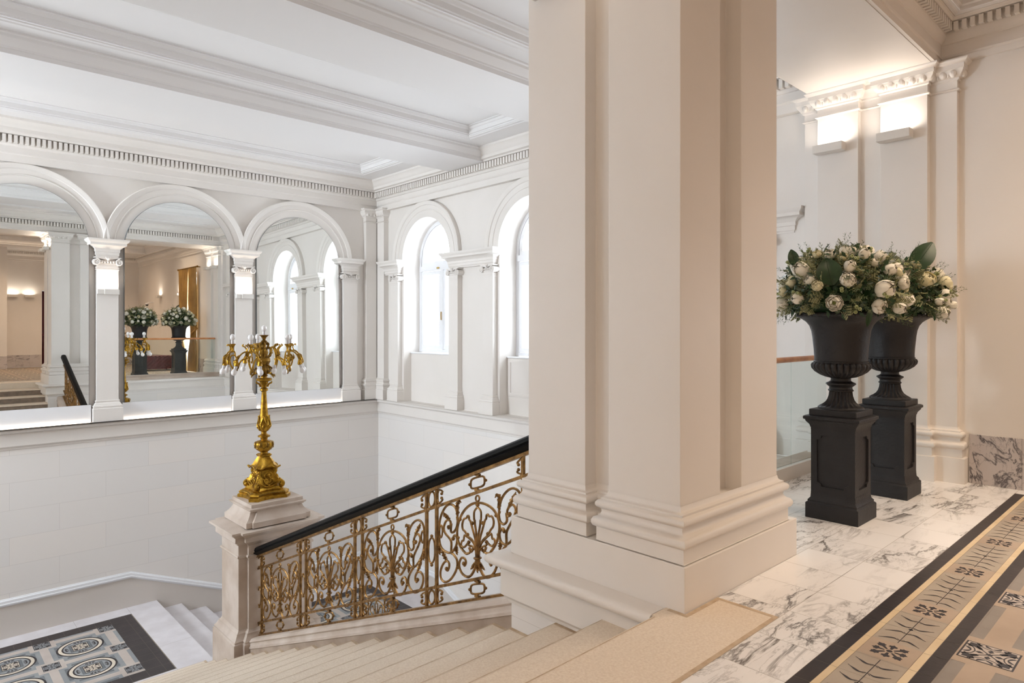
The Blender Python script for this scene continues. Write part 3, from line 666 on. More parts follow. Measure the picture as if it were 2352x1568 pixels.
# ------------------------------------------------------------------ balustrade
XR = 3.25; KS = .16/.394
def balustrade(name, label, gx, nlow):
    t = thing(name, label, 'railing', (gx(XR), 0, 0))
    W = lambda y, h, dx=0: (dx, y, nos(y)+h)
    ya, yb = 8.14, 3.14
    # handrail
    pr = [(-.058, 1.17), (-.066, 1.185), (-.05, 1.195), (-.058, 1.21), (-.05, 1.235), (-.03, 1.25), (0, 1.255), (.03, 1.25), (.05, 1.235), (.058, 1.21), (.05, 1.195), (.066, 1.185), (.058, 1.17), (.03, 1.145), (-.03, 1.145)]
    mb = MB(); mb.rings([[W(yb, h, x) for x, h in pr], [W(ya, h, x) for x, h in pr], [W(ya+.03, h*.4+.72, x*.6) for x, h in pr]]); mb.build('handrail', 'black_wood', t, smooth=30)
    for h0, h1, w, nm in ((1.12, 1.146, .028, 'top_bar'), (.968, .992, .014, 'bar'), (.308, .332, .014, 'bar'), (.15, .178, .024, 'bottom_bar')):
        mb = MB(); mb.rings([[W(y, h, x) for x, h in ((-w, h0), (w, h0), (w, h1), (-w, h1))] for y in (yb, 8.10)]); mb.build(nm, 'bronze', t, smooth=0)
    yp = []
    for k in range(4): yp += [8.046-1.178*k, 7.907-1.178*k]
    yp.append(8.046-1.178*4+.02)
    post = None
    for y in yp:
        mb = MB(); mb.rings([[(-.011, -.012, z), (.011, -.012, z), (.011, .012, z), (-.011, .012, z)] for z in (.165, 1.13)])
        for z in (.32, .98): mb.box((-.016, -.015, z-.014), (.016, .015, z+.014))
        if abs(y-5.69) < .1 or abs(y-5.55) < .1:
            for z in (.46, .76): mb.lathe([(.02, z-.012), (.024, z), (.02, z+.012)], seg=8)
        mb.build('post', 'bronze', t, smooth=0, loc=(0, y, nos(y)))
    def K(yc, hc, u, v, sh=None, dx=0):     # u uphill (towards -y)
        s = (.5+.5*min(1, abs(u)/.5)) if sh is None else sh
        return (dx, -u, v+KS*u*s)
    rr = .0098
    def T(mb, pts, r=rr, sh=None, n=6, closed=False, dx=0):
        q = cr([(a, b2, 0) for a, b2 in pts], n, closed)
        mb.tube([K(0, 0, p[0], p[1], sh, dx) for p in q], r, 6, closed)
    def leaf(mb, pts, w=.02):
        q = cr([(a, b2, 0) for a, b2 in pts], 5)
        mb.tube([K(0, 0, p[0], p[1], None, .004*sin(9*i)) for i, p in enumerate(q)], lambda s: w*(.25+.75*sin(pi*min(1, s*1.05))**.8)*(1+.25*sin(s*34)), 6)
    def B(mb, u, v, r=.017): p = K(0, 0, u, v); mb.ball(p, r, 8, 6)
    # frieze ornaments
    def ringorn(yc, hc, rx, ry):
        mb = MB(); n = 24
        pts = []
        for k in range(n):
            a = 2*pi*k/n; e = .55
            pts.append((rx*math.copysign(abs(cos(a))**e, cos(a)), ry*math.copysign(abs(sin(a))**e, sin(a))))
        mb.tube([K(0, 0, a, b2, .85) for a, b2 in pts], .0085, 6, True)
        for u, v in ((rx+.014, .0), (-rx-.014, 0), (0, ry+.012), (0, -ry-.012)):
            mb.ball(K(0, 0, u, v, .85), .012, 8, 6)
        mb.box((-.012, -.025, ry+.01), (.012, .025, ry+.028)); mb.box((-.012, -.025, -ry-.028), (.012, .025, -ry-.01))
        return mb.build('ring_ornament', 'bronze', t, loc=(0, yc, nos(yc)+hc))
    def ovalorn(yc, hc, rx, ry):
        mb = MB(); mb.tube([K(0, 0, rx*cos(2*pi*k/22), ry*sin(2*pi*k/22), .9) for k in range(22)], .0085, 6, True)
        return mb.build('oval_ornament', 'bronze', t, loc=(0, yc, nos(yc)+hc))
    def cscroll(yc, hc, sg, hh):
        mb = MB(); pts = [(sg*.055, hh*.35), (sg*.068, hh*.5), (sg*.05, hh*.72), (sg*.02, hh*.85), (sg*-.0, hh*.35), (sg*-.005, 0), (0, -hh*.35), (sg*.02, -hh*.85), (sg*.05, -hh*.72), (sg*.068, -hh*.5), (sg*.055, -hh*.35)]
        T(mb, pts, .0078, .9); mb.ball(K(0, 0, pts[0][0], pts[0][1]-.004, .9), .013, 7, 5); mb.ball(K(0, 0, pts[-1][0], pts[-1][1]+.004, .9), .013, 7, 5)
        return mb.build('c_scroll', 'bronze', t, loc=(0, yc, nos(yc)+hc))
    for k in range(5):
        y0 = 8.046-1.178*k; y1 = 7.907-1.178*k; yc = (y0+y1)/2
        if k < 4:
            for hc, hh in ((1.055, .062), (.243, .056)): ovalorn(yc, hc, .045, hh)
            mb = MB(); mb.tube([K(0, 0, .045*cos(2*pi*q/26), .105*math.copysign(abs(sin(2*pi*q/26))**.8, sin(2*pi*q/26)), .9) for q in range(26)], .0085, 6, True)
            mb.ball(K(0, 0, 0, .12), .014, 8, 6); mb.ball(K(0, 0, 0, -.12), .014, 8, 6); mb.build('long_ring', 'bronze', t, loc=(0, yc, nos(yc)+.63))
            for hc, hh in ((1.055, .062), (.243, .056)): cscroll(y1-.012, hc, 1, hh)
        if k > 0:
            for hc, hh in ((1.055, .062), (.243, .056)): cscroll(y0+.012, hc, -1, hh)
    for k in range(4):
        pc = 7.907-1.178*k-.5195
        for hc, ry in ((1.055, .040), (.243, .038)): ringorn(pc, hc, .082, ry)
        pn_ = bpy.data.objects.new('scroll_panel', None); C.objects.link(pn_); pn_.parent = t; pn_.location = (0, pc, nos(pc)+.65)
        # oval frame
        mb = MB(); pts = [(.25*cos(a), .04+.21*sin(a)) for a in [R(-58)+R(296)*k/30 for k in range(31)]]
        T(mb, [(.10, -.09), (.085, -.125)]+pts+[(-.085, -.125), (-.10, -.09)], .0105, n=3)
        mb.tube([K(0, 0, .022*cos(2*pi*q/14), .283+.022*sin(2*pi*q/14)) for q in range(14)], .0075, 6, True); B(mb, 0, .235, .017)
        for u, v in ((.212, .135), (-.212, .14), (.238, -.01), (-.238, .0)): B(mb, u, v, .014)
        mb.build('oval_frame', 'bronze', pn_)
        # palmette
        mb = MB()
        for sg in (1, -1):
            T(mb, [(sg*.008, -.10), (sg*.012, 0), (sg*.03, .08), (sg*.034, .115), (sg*.04, .12), (sg*.042, .165), (sg*.034, .19), (sg*.0, .218)], .0088)
            T(mb, [(sg*.012, -.10), (sg*.03, -.02), (sg*.055, .04), (sg*.085, .11), (sg*.10, .125), (sg*.105, .15), (sg*.12, .155), (sg*.135, .14), (sg*.165, .135), (sg*.185, .10), (sg*.18, .06), (sg*.15, .035), (sg*.12, .0), (sg*.07, -.03), (sg*.04, -.06), (sg*.02, -.10)], .0088)
            T(mb, [(sg*.02, -.10), (sg*.05, -.055), (sg*.10, -.02), (sg*.14, -.0), (sg*.16, .005), (sg*.17, -.03), (sg*.19, -.035), (sg*.2, -.065), (sg*.17, -.085), (sg*.14, -.075), (sg*.12, -.06), (sg*.10, -.075), (sg*.06, -.085), (sg*.03, -.105)], .0088)
            for u, v in ((.06, .095), (.12, .01), (.105, -.05)): B(mb, sg*u, v, .015)
            leaf(mb, [(sg*.01, -.13), (sg*.04, -.10), (sg*.065, -.115), (sg*.07, -.135)], .012)
        for u, w in ((-.014, .01), (0, .012), (.014, .01)): mb.tube([K(0, 0, u*1.5, -.08), K(0, 0, u, -.16), K(0, 0, u*1.4, -.22)], w, 6)
        mb.tube([K(0, 0, .03*cos(a), -.172, dx=.02*sin(a)) for a in [2*pi*q/12 for q in range(12)]], .009, 6, True)
        leaf(mb, [(0, -.20), (0, -.24), (.0, -.285)], .016)
        mb.build('palmette', 'bronze', pn_)
        for sg in (1, -1):
            # base scroll springing from the bundle
            mb = MB(); T(mb, [(sg*.01, -.185), (sg*.03, -.25), (sg*.075, -.305), (sg*.125, -.318), (sg*.185, -.29), (sg*.222, -.235), (sg*.218, -.19), (sg*.19, -.165), (sg*.155, -.175), (sg*.14, -.205), (sg*.155, -.23), (sg*.172, -.215)], lambda s: .0115*(1-.25*s)); B(mb, sg*.167, -.212, .016)
            leaf(mb, [(sg*.03, -.2), (sg*.05, -.235), (sg*.085, -.262)], .012); B(mb, sg*.24, -.235, .014)
            # lower outer scroll rising to the side
            T(mb, [(sg*.39, -.215), (sg*.375, -.235), (sg*.355, -.215), (sg*.355, -.18), (sg*.385, -.155), (sg*.43, -.165), (sg*.468, -.215), (sg*.46, -.275), (sg*.41, -.318), (sg*.345, -.318), (sg*.285, -.28), (sg*.25, -.225), (sg*.255, -.17), (sg*.30, -.12), (sg*.325, -.10), (sg*.325, -.02), (sg*.35, .02), (sg*.40, .07), (sg*.425, .12), (sg*.40, .165), (sg*.365, .17), (sg*.335, .145), (sg*.34, .105), (sg*.365, .10)], .0098)
            B(mb, sg*.385, -.218, .017); B(mb, sg*.36, .112, .016)
            mb.build('scroll', 'bronze', pn_)
            mb = MB(); T(mb, [(sg*.325, .13), (sg*.33, .07), (sg*.295, .055), (sg*.255, .09), (sg*.245, .16), (sg*.27, .24), (sg*.33, .285), (sg*.40, .285), (sg*.46, .235), (sg*.485, .16), (sg*.485, .06), (sg*.46, -.02), (sg*.40, -.075), (sg*.33, -.10), (sg*.27, -.07), (sg*.25, -.01), (sg*.275, .025), (sg*.30, .015), (sg*.30, -.01)], .0098)
            mb.tube([K(0, 0, sg*.462+.02*cos(2*pi*q/16), .115+.05*sin(2*pi*q/16), 1) for q in range(16)], .008, 6, True)
            B(mb, sg*.30, .005, .016); B(mb, sg*.43, .105, .012)
            mb.build('arch_scroll', 'bronze', pn_)
            mb = MB()
            for L_ in ([(sg*.255, .14), (sg*.245, .2), (sg*.25, .26), (sg*.225, .285), (sg*.2, .27)], [(sg*.33, .14), (sg*.375, .195), (sg*.41, .225), (sg*.425, .25)], [(sg*.455, -.02), (sg*.43, -.08), (sg*.40, -.13), (sg*.375, -.16)], [(sg*.265, -.05), (sg*.26, -.09), (sg*.25, -.135)], [(sg*.49, .02), (sg*.48, -.03), (sg*.475, -.08)]):
                mb = MB(); leaf(mb, L_, .0155); mb.build('leaf', 'bronze', pn_)
    return t
bal = balustrade('balustrade', 'gilded wrought-iron scroll balustrade with black handrail beside the stairs', lambda x: x, 0)
b2_ = copy_tree(bal, label='matching scroll balustrade on the left side of the stairs, out of view'); b2_.location.x = mirx(XR)

# ------------------------------------------------------------------ newel pedestals
def newel(flip):
    cxn, cyn = (3.50, 8.335)
    t = thing('stone_newel', 'pale stone newel pedestal carrying the gilt candelabrum' if not flip else 'stone newel pedestal on the left of the flight, out of view', 'pedestal', ((cxn if not flip else mirx(cxn)), cyn, ZL), 0, 'stone newels at the foot of the stairs')
    # cross-shaped plan: corners recessed
    def plan(hx, hy, r=.06, c=.10): return [(-hx+c, -hy), (hx-c, -hy), (hx-c, -hy+r), (hx, -hy+r), (hx, hy-r), (hx-c, hy-r), (hx-c, hy), (-hx+c, hy), (-hx+c, hy-r), (-hx, hy-r), (-hx, -hy+r), (-hx+c, -hy+r)]
    hx, hy = .47, .335; z = lambda q: q-ZL
    mb = MB(); mb.prism(plan(hx, hy), .0, z(-1.04)); mb.build('shaft', 'newel_stone', t, smooth=0)
    mb = MB(); mb.sweep(plan(hx, hy), [(.085, -.6), (.085, z(-2.33)), (.07, z(-2.32)), (.075, z(-2.30)), (.05, z(-2.27)), (.03, z(-2.235)), (.03, z(-2.225)), (.012, z(-2.21)), (0, z(-2.19))], closed=True); mb.build('base', 'newel_stone', t, smooth=30)
    mb = MB(); mb.sweep(plan(hx, hy), [(0, z(-1.33)), (.014, z(-1.325)), (.02, z(-1.31)), (.014, z(-1.295)), (0, z(-1.29)), (0, z(-1.17)), (.02, z(-1.16)), (.03, z(-1.14)), (.05, z(-1.125)), (.06, z(-1.12)), (.06, z(-1.06)), (.075, z(-1.05)), (.085, z(-1.035)), (.11, z(-1.015)), (.12, z(-1.01)), (.12, z(-.985)), (-.2, z(-.955))], closed=True)
    mb.prism(plan(hx-.15, hy-.1), z(-1.1), z(-.956)); mb.build('cap', 'newel_stone', t, smooth=30)
    hx2, hy2 = .30, .285
    cav = [(.11, z(-.965)), (.11, z(-.90)), (.095, z(-.89)), (.07, z(-.865)), (.045, z(-.83)), (.03, z(-.79)), (.03, z(-.785))]
    mb = MB(); mb.sweep(plan(hx2, hy2, .035, .07), cav, closed=True); mb.prism(plan(hx2, hy2), z(-.97), z(-.76))
    mb.sweep([(-hx2, -hy2), (hx2, -hy2), (hx2, hy2), (-hx2, hy2)], [(.0, z(-.79)), (.035, z(-.785)), (.04, z(-.775)), (.055, z(-.765)), (.062, z(-.755)), (.062, z(-.748)), (.03, z(-.742)), (.03, z(-.70)), (-.2, z(-.70))], closed=True)
    mb.prism([(-hx2-.02, -hy2-.02), (hx2+.02, -hy2-.02), (hx2+.02, hy2+.02), (-hx2-.02, hy2+.02)], z(-.78), z(-.701)); mb.build('plinth_block', 'newel_stone', t, smooth=30)
    return t
newel(False); newel(True)

# ------------------------------------------------------------------ candelabrum
def candelabrum(loc, label):
    t = thing('candelabrum', label, 'candelabrum', loc, 0, 'gilt candelabra on the stone newels')
    Z = lambda y: 1.6437-.001647*y+.70      # height above the newel from the photo's measured profile
    def plan(h, cav, ch, n=8):      # concave-sided square with cut corners
        o = []
        for k in range(4):
            a = k*pi/2-pi/2; c, s = cos(a), sin(a)
            for i in range(n+1):
                u = -1+2*i/n; x = u*(h-ch); y = h-cav*(1-u*u)
                o.append((c*y-s*x, s*y+c*x))
        return o
    def loft(mb, lv):
        mb.rings([[(x, y, z) for x, y in plan(h, cav, ch)] for h, cav, ch, z in lv])
    mb = MB(); loft(mb, [(.27, .05, .085, 0), (.27, .05, .085, .035), (.262, .05, .08, .04), (.245, .045, .075, .05), (.255, .045, .08, .062), (.25, .045, .08, .08), (.225, .04, .07, .095), (.195, .035, .06, .10), (.20, .035, .06, .112), (.18, .03, .055, .128), (.17, .03, .05, .14)]); mb.build('foot', 'gold', t, smooth=30)
    mb = MB()
    for k in range(4):
        P0 = plan(.252, .045, .08)
        for i in range(8):
            a = P0[k*9+i]; b_ = P0[k*9+i+1]
            for q in range(3):
                f = (q+.5)/3; mb.ball((a[0]+(b_[0]-a[0])*f, a[1]+(b_[1]-a[1])*f, .072), .011, 6, 4)
    mb.build('bead_moulding', 'dark_gold', t)
    mb = MB(); loft(mb, [(.15, .02, .04, .14), (.15, .02, .04, .165), (.165, .03, .03, .19), (.16, .03, .03, .22), (.135, .03, .03, .27), (.115, .03, .03, .31), (.108, .02, .03, .345), (.12, .02, .035, .36), (.145, .03, .04, .375), (.155, .03, .045, .385), (.135, .03, .045, .40), (.115, .03, .04, .42), (.10, .03, .03, .45), (.075, .02, .02, .49), (.062, .01, .015, .51), (.075, .005, .02, .52), (.08, .005, .02, .535), (.06, .003, .01, .55)]); mb.build('pedestal_body', 'gold', t, smooth=30)
    for k in range(4):      # scroll legs on the corners
        a = pi/4+k*pi/2; d = Vector((cos(a), sin(a), 0))
        pts = [d*r+Vector((0, 0, z)) for r, z in ((.155, .36), (.135, .32), (.15, .26), (.185, .215), (.225, .20), (.25, .175), (.245, .145), (.22, .14), (.21, .158), (.222, .172))]
        mb = MB(); mb.tube(cr(pts, 5), lambda s: .026-.008*s, 8)
        mb.ball(tuple(d*.23+Vector((0, 0, .158))), .03, 10, 8); 
        for q in (.2, .45, .7): p = cr(pts[:6], 5)[int(q*24)]; mb.ball(tuple(p+d*.015), .022, 8, 6, (1, 1, 1.3))
        mb.build('leg', 'gold', t)
        a2 = k*pi/2; d2 = Vector((cos(a2), sin(a2), 0)); s2 = Vector((-sin(a2), cos(a2), 0))
        mb = MB()
        for sg in (1, -1):
            mb.tube(cr([d2*.135+s2*(sg*u)+Vector((0, 0, z)) for u, z in ((.005, .33), (.035, .315), (.05, .28), (.03, .255), (.01, .27), (.02, .29))], 4), .0065, 6)
            mb.tube(cr([d2*.145+s2*(sg*u)+Vector((0, 0, z)) for u, z in ((.0, .17), (.03, .18), (.055, .205), (.05, .235), (.02, .235), (.015, .215))], 4), .0075, 6)
            mb.tube(cr([d2*(.15+abs(u)*.1)+s2*(sg*u)+Vector((0, 0, z)) for u, z in ((.0, .145), (.04, .15), (.075, .17), (.11, .185), (.135, .17))], 4), .008, 6)
        mb.ball(tuple(d2*.135+Vector((0, 0, .285))), .02, 8, 6, (1, 1, 1.4)); mb.ball(tuple(d2*.145+Vector((0, 0, .158))), .018, 8, 6)
        for sg in (1, -1): mb.tube(cr([d2*.15+s2*(sg*u)+Vector((0, 0, z)) for u, z in ((.0, .405), (.04, .40), (.09, .375), (.13, .385), (.145, .395))], 4), .010, 6)
        mb.build('relief_ornament', 'gold', t)
    hw = 1/607  # placeholder scale
    w = .001647
    prof = [(28, 1095), (28, 1078), (40, 1070), (50, 1062)]
    mb = MB(); mb.lathe([(a*w, Z(y)) for a, y in prof], seg=24); mb.build('neck', 'gold', t)
    mb = MB(); mb.lathe([(a*w, Z(y)) for a, y in ((50, 1062), (62, 1045), (68, 1025), (64, 1005), (50, 992), (24, 986))], seg=40, mod=lambda r, z, a: r*(1+.08*abs(sin(4*a)))); mb.build('bulb_vase', 'gold', t)
    mb = MB()
    for k in range(8):
        a = k*pi/4; mb.ball((.108*cos(a), .108*sin(a), Z(1018)), .022, 8, 6, (1, 1, 1.5))
        mb.tube(cr([((.112)*cos(a+q), .112*sin(a+q), z) for q, z in ((.1, Z(1010)), (.39, Z(1045)), (.68, Z(1010)))], 4), .007, 5)
    mb.build('mask_ornament', 'dark_gold', t)
    mb = MB(); mb.lathe([(a*w, Z(y)) for a, y in ((24, 988), (26, 975), (30, 965), (46, 960), (46, 950), (30, 943), (20, 935), (20, 922), (28, 916))], seg=28); mb.build('ring_knop', 'gold', t)
    mb = MB(); mb.lathe([(a*w, Z(y)) for a, y in ((28, 916), (40, 900), (46, 880), (45, 862), (38, 830), (32, 795), (27, 745), (23, 700), (20, 650), (18, 612), (20, 606))], seg=28); mb.build('column_shaft', 'gold', t)
    mb = MB()
    for k in range(6):
        a = k*pi/3
        def pt(y, q, e=1.0):
            r_ = {910: 34, 880: 47, 860: 46, 835: 40, 800: 35}[y]*w*e
            return (r_*cos(a+q), r_*sin(a+q), Z(y))
        mb.tube(cr([pt(910, 0), pt(880, .3, 1.05), pt(860, .45, 1.05), pt(835, .25, 1.08), pt(800, 0, 1.15)], 4), lambda s: .0085, 6)
        mb.tube(cr([pt(910, 0), pt(880, -.3, 1.05), pt(860, -.45, 1.05), pt(835, -.25, 1.08), pt(800, 0, 1.15)], 4), lambda s: .0085, 6)
        mb.ball(pt(880, 0, 1.02), .016, 8, 6, (1, 1, 1.6)); mb.ball(pt(800, 0, 1.2), .012, 6, 5)
    mb.build('acanthus_sleeve', 'gold', t)
    mb = MB(); mb.lathe([(a*w, Z(y)) for a, y in ((20, 608), (30, 600), (30, 586), (20, 580), (22, 560), (30, 545), (34, 530), (58, 522), (60, 510), (52, 503), (24, 500), (22, 490), (30, 484), (20, 476))], seg=28)
    for k in range(8): a = k*pi/4; mb.tube(cr([(r_*w*cos(a), r_*w*sin(a), Z(y)) for r_, y in ((28, 570), (40, 548), (58, 540), (62, 530))], 3), lambda s: .012*(1-.4*s), 6)
    mb.build('capital', 'gold', t)
    # crown body
    mb = MB(); mb.lathe([(a*w, Z(y)) for a, y in ((20, 478), (38, 462), (52, 440), (40, 415), (26, 405), (36, 390), (44, 370), (36, 345), (22, 330), (30, 305), (24, 285), (14, 260), (14, 232), (22, 215), (10, 205), (14, 190), (26, 175), (34, 168), (24, 166))], seg=24, mod=lambda r, z, a: r*(1+.10*abs(sin(3*a)))); mb.build('crown', 'dark_gold', t)
    def bulb(parent, p, d):
        d = Vector(d).normalized(); q = d.to_track_quat('Z', 'Y'); p = Vector(p)
        mb = MB(lambda x, y, z: tuple(p+q@Vector((x, y, z)))); mb.lathe([(.020, 0), (.021, .03), (.019, .048)], seg=14); o = mb.build('bulb_socket', 'bulb_base', parent)
        mb = MB(lambda x, y, z: tuple(p+q@Vector((x, y, z)))); mb.lathe([(.019, .048), (.030, .066), (.0335, .085), (.031, .103), (.022, .118), (.008, .125), (.001, .126)], seg=16); mb.build('light_bulb', 'bulb', parent, smooth=60)
    bulb(t, (0, 0, Z(168)), (0, 0, 1))
    mb = MB()
    for k in range(6):      # leaves of the crown
        a = k*pi/3+.3; c, s = cos(a), sin(a)
        for L_ in ([(.02, Z(290)), (.05, Z(265)), (.06, Z(235)), (.04, Z(228)), (.035, Z(245))], [(.03, Z(350)), (.08, Z(330)), (.10, Z(285)), (.085, Z(262)), (.07, Z(280))], [(.04, Z(400)), (.09, Z(420)), (.12, Z(440)), (.13, Z(470))]):
            mb.tube(cr([(r_*c, r_*s, z) for r_, z in L_], 4), lambda s_: .012*(1-.5*s_)*(1+.2*sin(30*s_)), 6)
    mb.build('leaf_cluster', 'dark_gold', t)
    for k in range(5):
        arm = bpy.data.objects.new('arm', None); C.objects.link(arm); arm.parent = t
        arm.rotation_euler = (0, 0, R(174-72*k)-R(22.5)+0)
        V = lambda r_, z, y=0: (r_, y, z)
        mb = MB(); mb.tube(cr([V(.05, Z(455)), V(.10, Z(465)), V(.16, Z(430)), V(.19, Z(360)), V(.18, Z(300)), V(.14, Z(262)), V(.105, Z(270)), V(.10, Z(300)), V(.12, Z(310))], 6), lambda s: .0125-.004*s, 8)
        mb.tube(cr([V(.17, Z(355)), V(.22, Z(350)), V(.27, Z(365)), V(.31, Z(400)), V(.34, Z(420)), V(.385, Z(415)), V(.41, Z(370)), V(.395, Z(330)), V(.35, Z(325)), V(.33, Z(355)), V(.345, Z(375)), V(.365, Z(365))], 6), lambda s: .012-.004*s, 8)
        mb.tube(cr([V(.22, Z(350)), V(.20, Z(300)), V(.225, Z(265)), V(.26, Z(250)), V(.245, Z(240))], 5), .009, 6)
        mb.tube(cr([V(.345, Z(325)), V(.35, Z(300)), V(.375, Z(282))], 4), .008, 6)
        mb.lathe([(.012, Z(300)), (.02, Z(290)), (.012, Z(280)), (.014, Z(262)), (.028, Z(246)), (.040, Z(238)), (.028, Z(234))], c=(.375, 0), seg=14, mod=lambda r_, z, a: r_*(1+.06*sin(6*a)))
        # branches curving out to the drooping bulbs
        for sg in (1, -1):
            mb.tube(cr([(.385, 0, Z(300)), (.40, sg*.05, Z(290)), (.425, sg*.10, Z(310)), (.44, sg*.135, Z(350)), (.445, sg*.15, Z(385))], 5), .0095, 6)
            mb.tube(cr([(.40, sg*.05, Z(290)), (.40, sg*.02, Z(260)), (.425, sg*.04, Z(240)), (.44, sg*.03, Z(250))], 4), .007, 6)
            mb.lathe([(.016, Z(352)), (.024, Z(372)), (.03, Z(392)), (.018, Z(400))], c=(.445, sg*.147), seg=10)
            for q in range(4): mb.tube(cr([(.43+.01*q, sg*(.10+.012*q), Z(315+14*q)), (.455, sg*(.13+.015*q), Z(325+14*q)), (.47, sg*(.135+.01*q), Z(345+14*q))], 3), lambda s: .009*(1-.5*s), 5)
        mb.build('branch', 'gold', arm)
        mb = MB()
        for L_ in ([(.10, Z(465)), (.14, Z(480)), (.155, Z(500))], [(.19, Z(340)), (.215, Z(320)), (.21, Z(285))], [(.15, Z(262)), (.19, Z(240)), (.2, Z(255))], [(.29, Z(385)), (.33, Z(440)), (.36, Z(455))], [(.41, Z(370)), (.43, Z(350)), (.42, Z(320))], [(.37, Z(420)), (.375, Z(455)), (.355, Z(465))]):
            mb.tube(cr([V(a, b_) for a, b_ in L_], 5), lambda s: .014*(.3+.7*sin(pi*min(1, s+.1)))*(1+.25*sin(s*30)), 6)
        mb.build('arm_leaf', 'dark_gold', arm)
        bulb(arm, (.375, 0, Z(236)), (0, 0, 1))
        for sg in (1, -1): bulb(arm, (.447, sg*.148, Z(392)), (.28, sg*.22, -1))
        bulb(arm, (.17, .0, Z(395)), (-.2, .1, -1)) if k in (3, 4) else None
    return t
candelabrum((3.47, 8.37, -.70), 'tall gilt baroque candelabrum with round white bulbs on the stone newel')

# ------------------------------------------------------------------ floors
FM = ['grout', 'marble', 'black_tile', 'cream_tile', 'taupe_tile', 'warm_tile', 'greige_tile', 'blue_tile', 'steel_tile', 'rose_tile', 'ink', 'white_stone', 'limestone', 'ivory_tile']
FI = {n: i for i, n in enumerate(FM)}
rnd = random.Random(3)
def quad(mb, m, x0, y0, x1, y1, z): mb.mi = FI[m]; mb.face([(x0, y0, z), (x1, y0, z), (x1, y1, z), (x0, y1, z)])
def tiles(mb, m, xs, ys, z, g=.0011):
    for x0, x1 in zip(xs, xs[1:]):
        for y0, y1 in zip(ys, ys[1:]):
            mb.col = (rnd.random(), rnd.random(), rnd.random()); quad(mb, m, x0+g, y0+g, x1-g, y1-g, z)
    mb.col = (0, 0, 0)
def poly(mb, m, pts, z): mb.mi = FI[m]; mb.face([(x, y, z) for x, y in pts])
def ring2(mb, m, cx, cy, r0, r1, z, n=40):
    mb.mi = FI[m]
    for k in range(n):
        a, b_ = 2*pi*k/n, 2*pi*(k+1)/n
        mb.face([(cx+r1*cos(a), cy+r1*sin(a), z), (cx+r1*cos(b_), cy+r1*sin(b_), z), (cx+r0*cos(b_), cy+r0*sin(b_), z), (cx+r0*cos(a), cy+r0*sin(a), z)])
def rot(p, a, c=(0, 0)): return (c[0]+p[0]*cos(a)-p[1]*sin(a), c[1]+p[0]*sin(a)+p[1]*cos(a))
def stroke(mb, m, pts, w, z):       # flat ribbon, w may be a function
    P = [Vector((a, b_)) for a, b_ in pts]; n = len(P); L_ = []; R_ = []
    for i in range(n):
        t = (P[min(i+1, n-1)]-P[max(i-1, 0)]).normalized(); ww = w(i/(n-1)) if callable(w) else w
        L_.append(P[i]+Vector((-t.y, t.x))*ww/2); R_.append(P[i]-Vector((-t.y, t.x))*ww/2)
    mb.mi = FI[m]
    for i in range(n-1): mb.face([(R_[i].x, R_[i].y, z), (R_[i+1].x, R_[i+1].y, z), (L_[i+1].x, L_[i+1].y, z), (L_[i].x, L_[i].y, z)])
def curve2(pts, n=5): return [(p.x, p.y) for p in cr([(a, b_, 0) for a, b_ in pts], n)]
def lobe(mb, m, c, a, l, w, z, base=.02):    # jagged palmate leaf pointing at angle a
    sh = [(base*.2, -w*.12), (l*.45, -w*.2), (l*.55, -w*.55), (l*.68, -w*.42), (l*.78, -w*.5), (l*.82, -w*.22), (l, 0), (l*.82, w*.22), (l*.78, w*.5), (l*.68, w*.42), (l*.55, w*.55), (l*.45, w*.2), (base*.2, w*.12)]
    poly(mb, m, [rot(p, a, c) for p in sh], z)
def ornament(mb, cx, cy, h, z, ground, frame=True):
    quad(mb, 'ink', cx-h, cy-h, cx+h, cy+h, z); quad(mb, ground, cx-h*.93, cy-h*.93, cx+h*.93, cy+h*.93, z+.0003); q = z+.0006
    for k in range(4):
        a = pi/4+k*pi/2
        lobe(mb, 'ink', rot((h*.42, 0), a, (cx, cy)), a, h*.78, h*.62, q, h*.3)
        stroke(mb, 'ink', [rot((h*.1, 0), a, (cx, cy)), rot((h*.8, 0), a, (cx, cy))], h*.06, q)
        b_ = k*pi/2
        poly(mb, 'ink', [rot(p, b_, (cx, cy)) for p in ((h*.18, 0), (h*.36, -h*.12), (h*.52, 0), (h*.36, h*.12))], q)
        for sg in (1, -1):
            stroke(mb, 'ink', [rot(p, b_, (cx, cy)) for p in curve2([(h*.92, sg*h*.62), (h*.62, sg*h*.32), (h*.52, 0)])], h*.05, q)
            stroke(mb, 'ink', [rot(p, b_, (cx, cy)) for p in curve2([(h*.92, sg*h*.28), (h*.78, sg*h*.2), (h*.66, 0)])], lambda t: h*(.1*sin(pi*t)+.03), q)
    poly(mb, 'ink', [(cx+h*.14*cos(k*pi/2), cy+h*.14*sin(k*pi/2)) for k in range(4)], q)
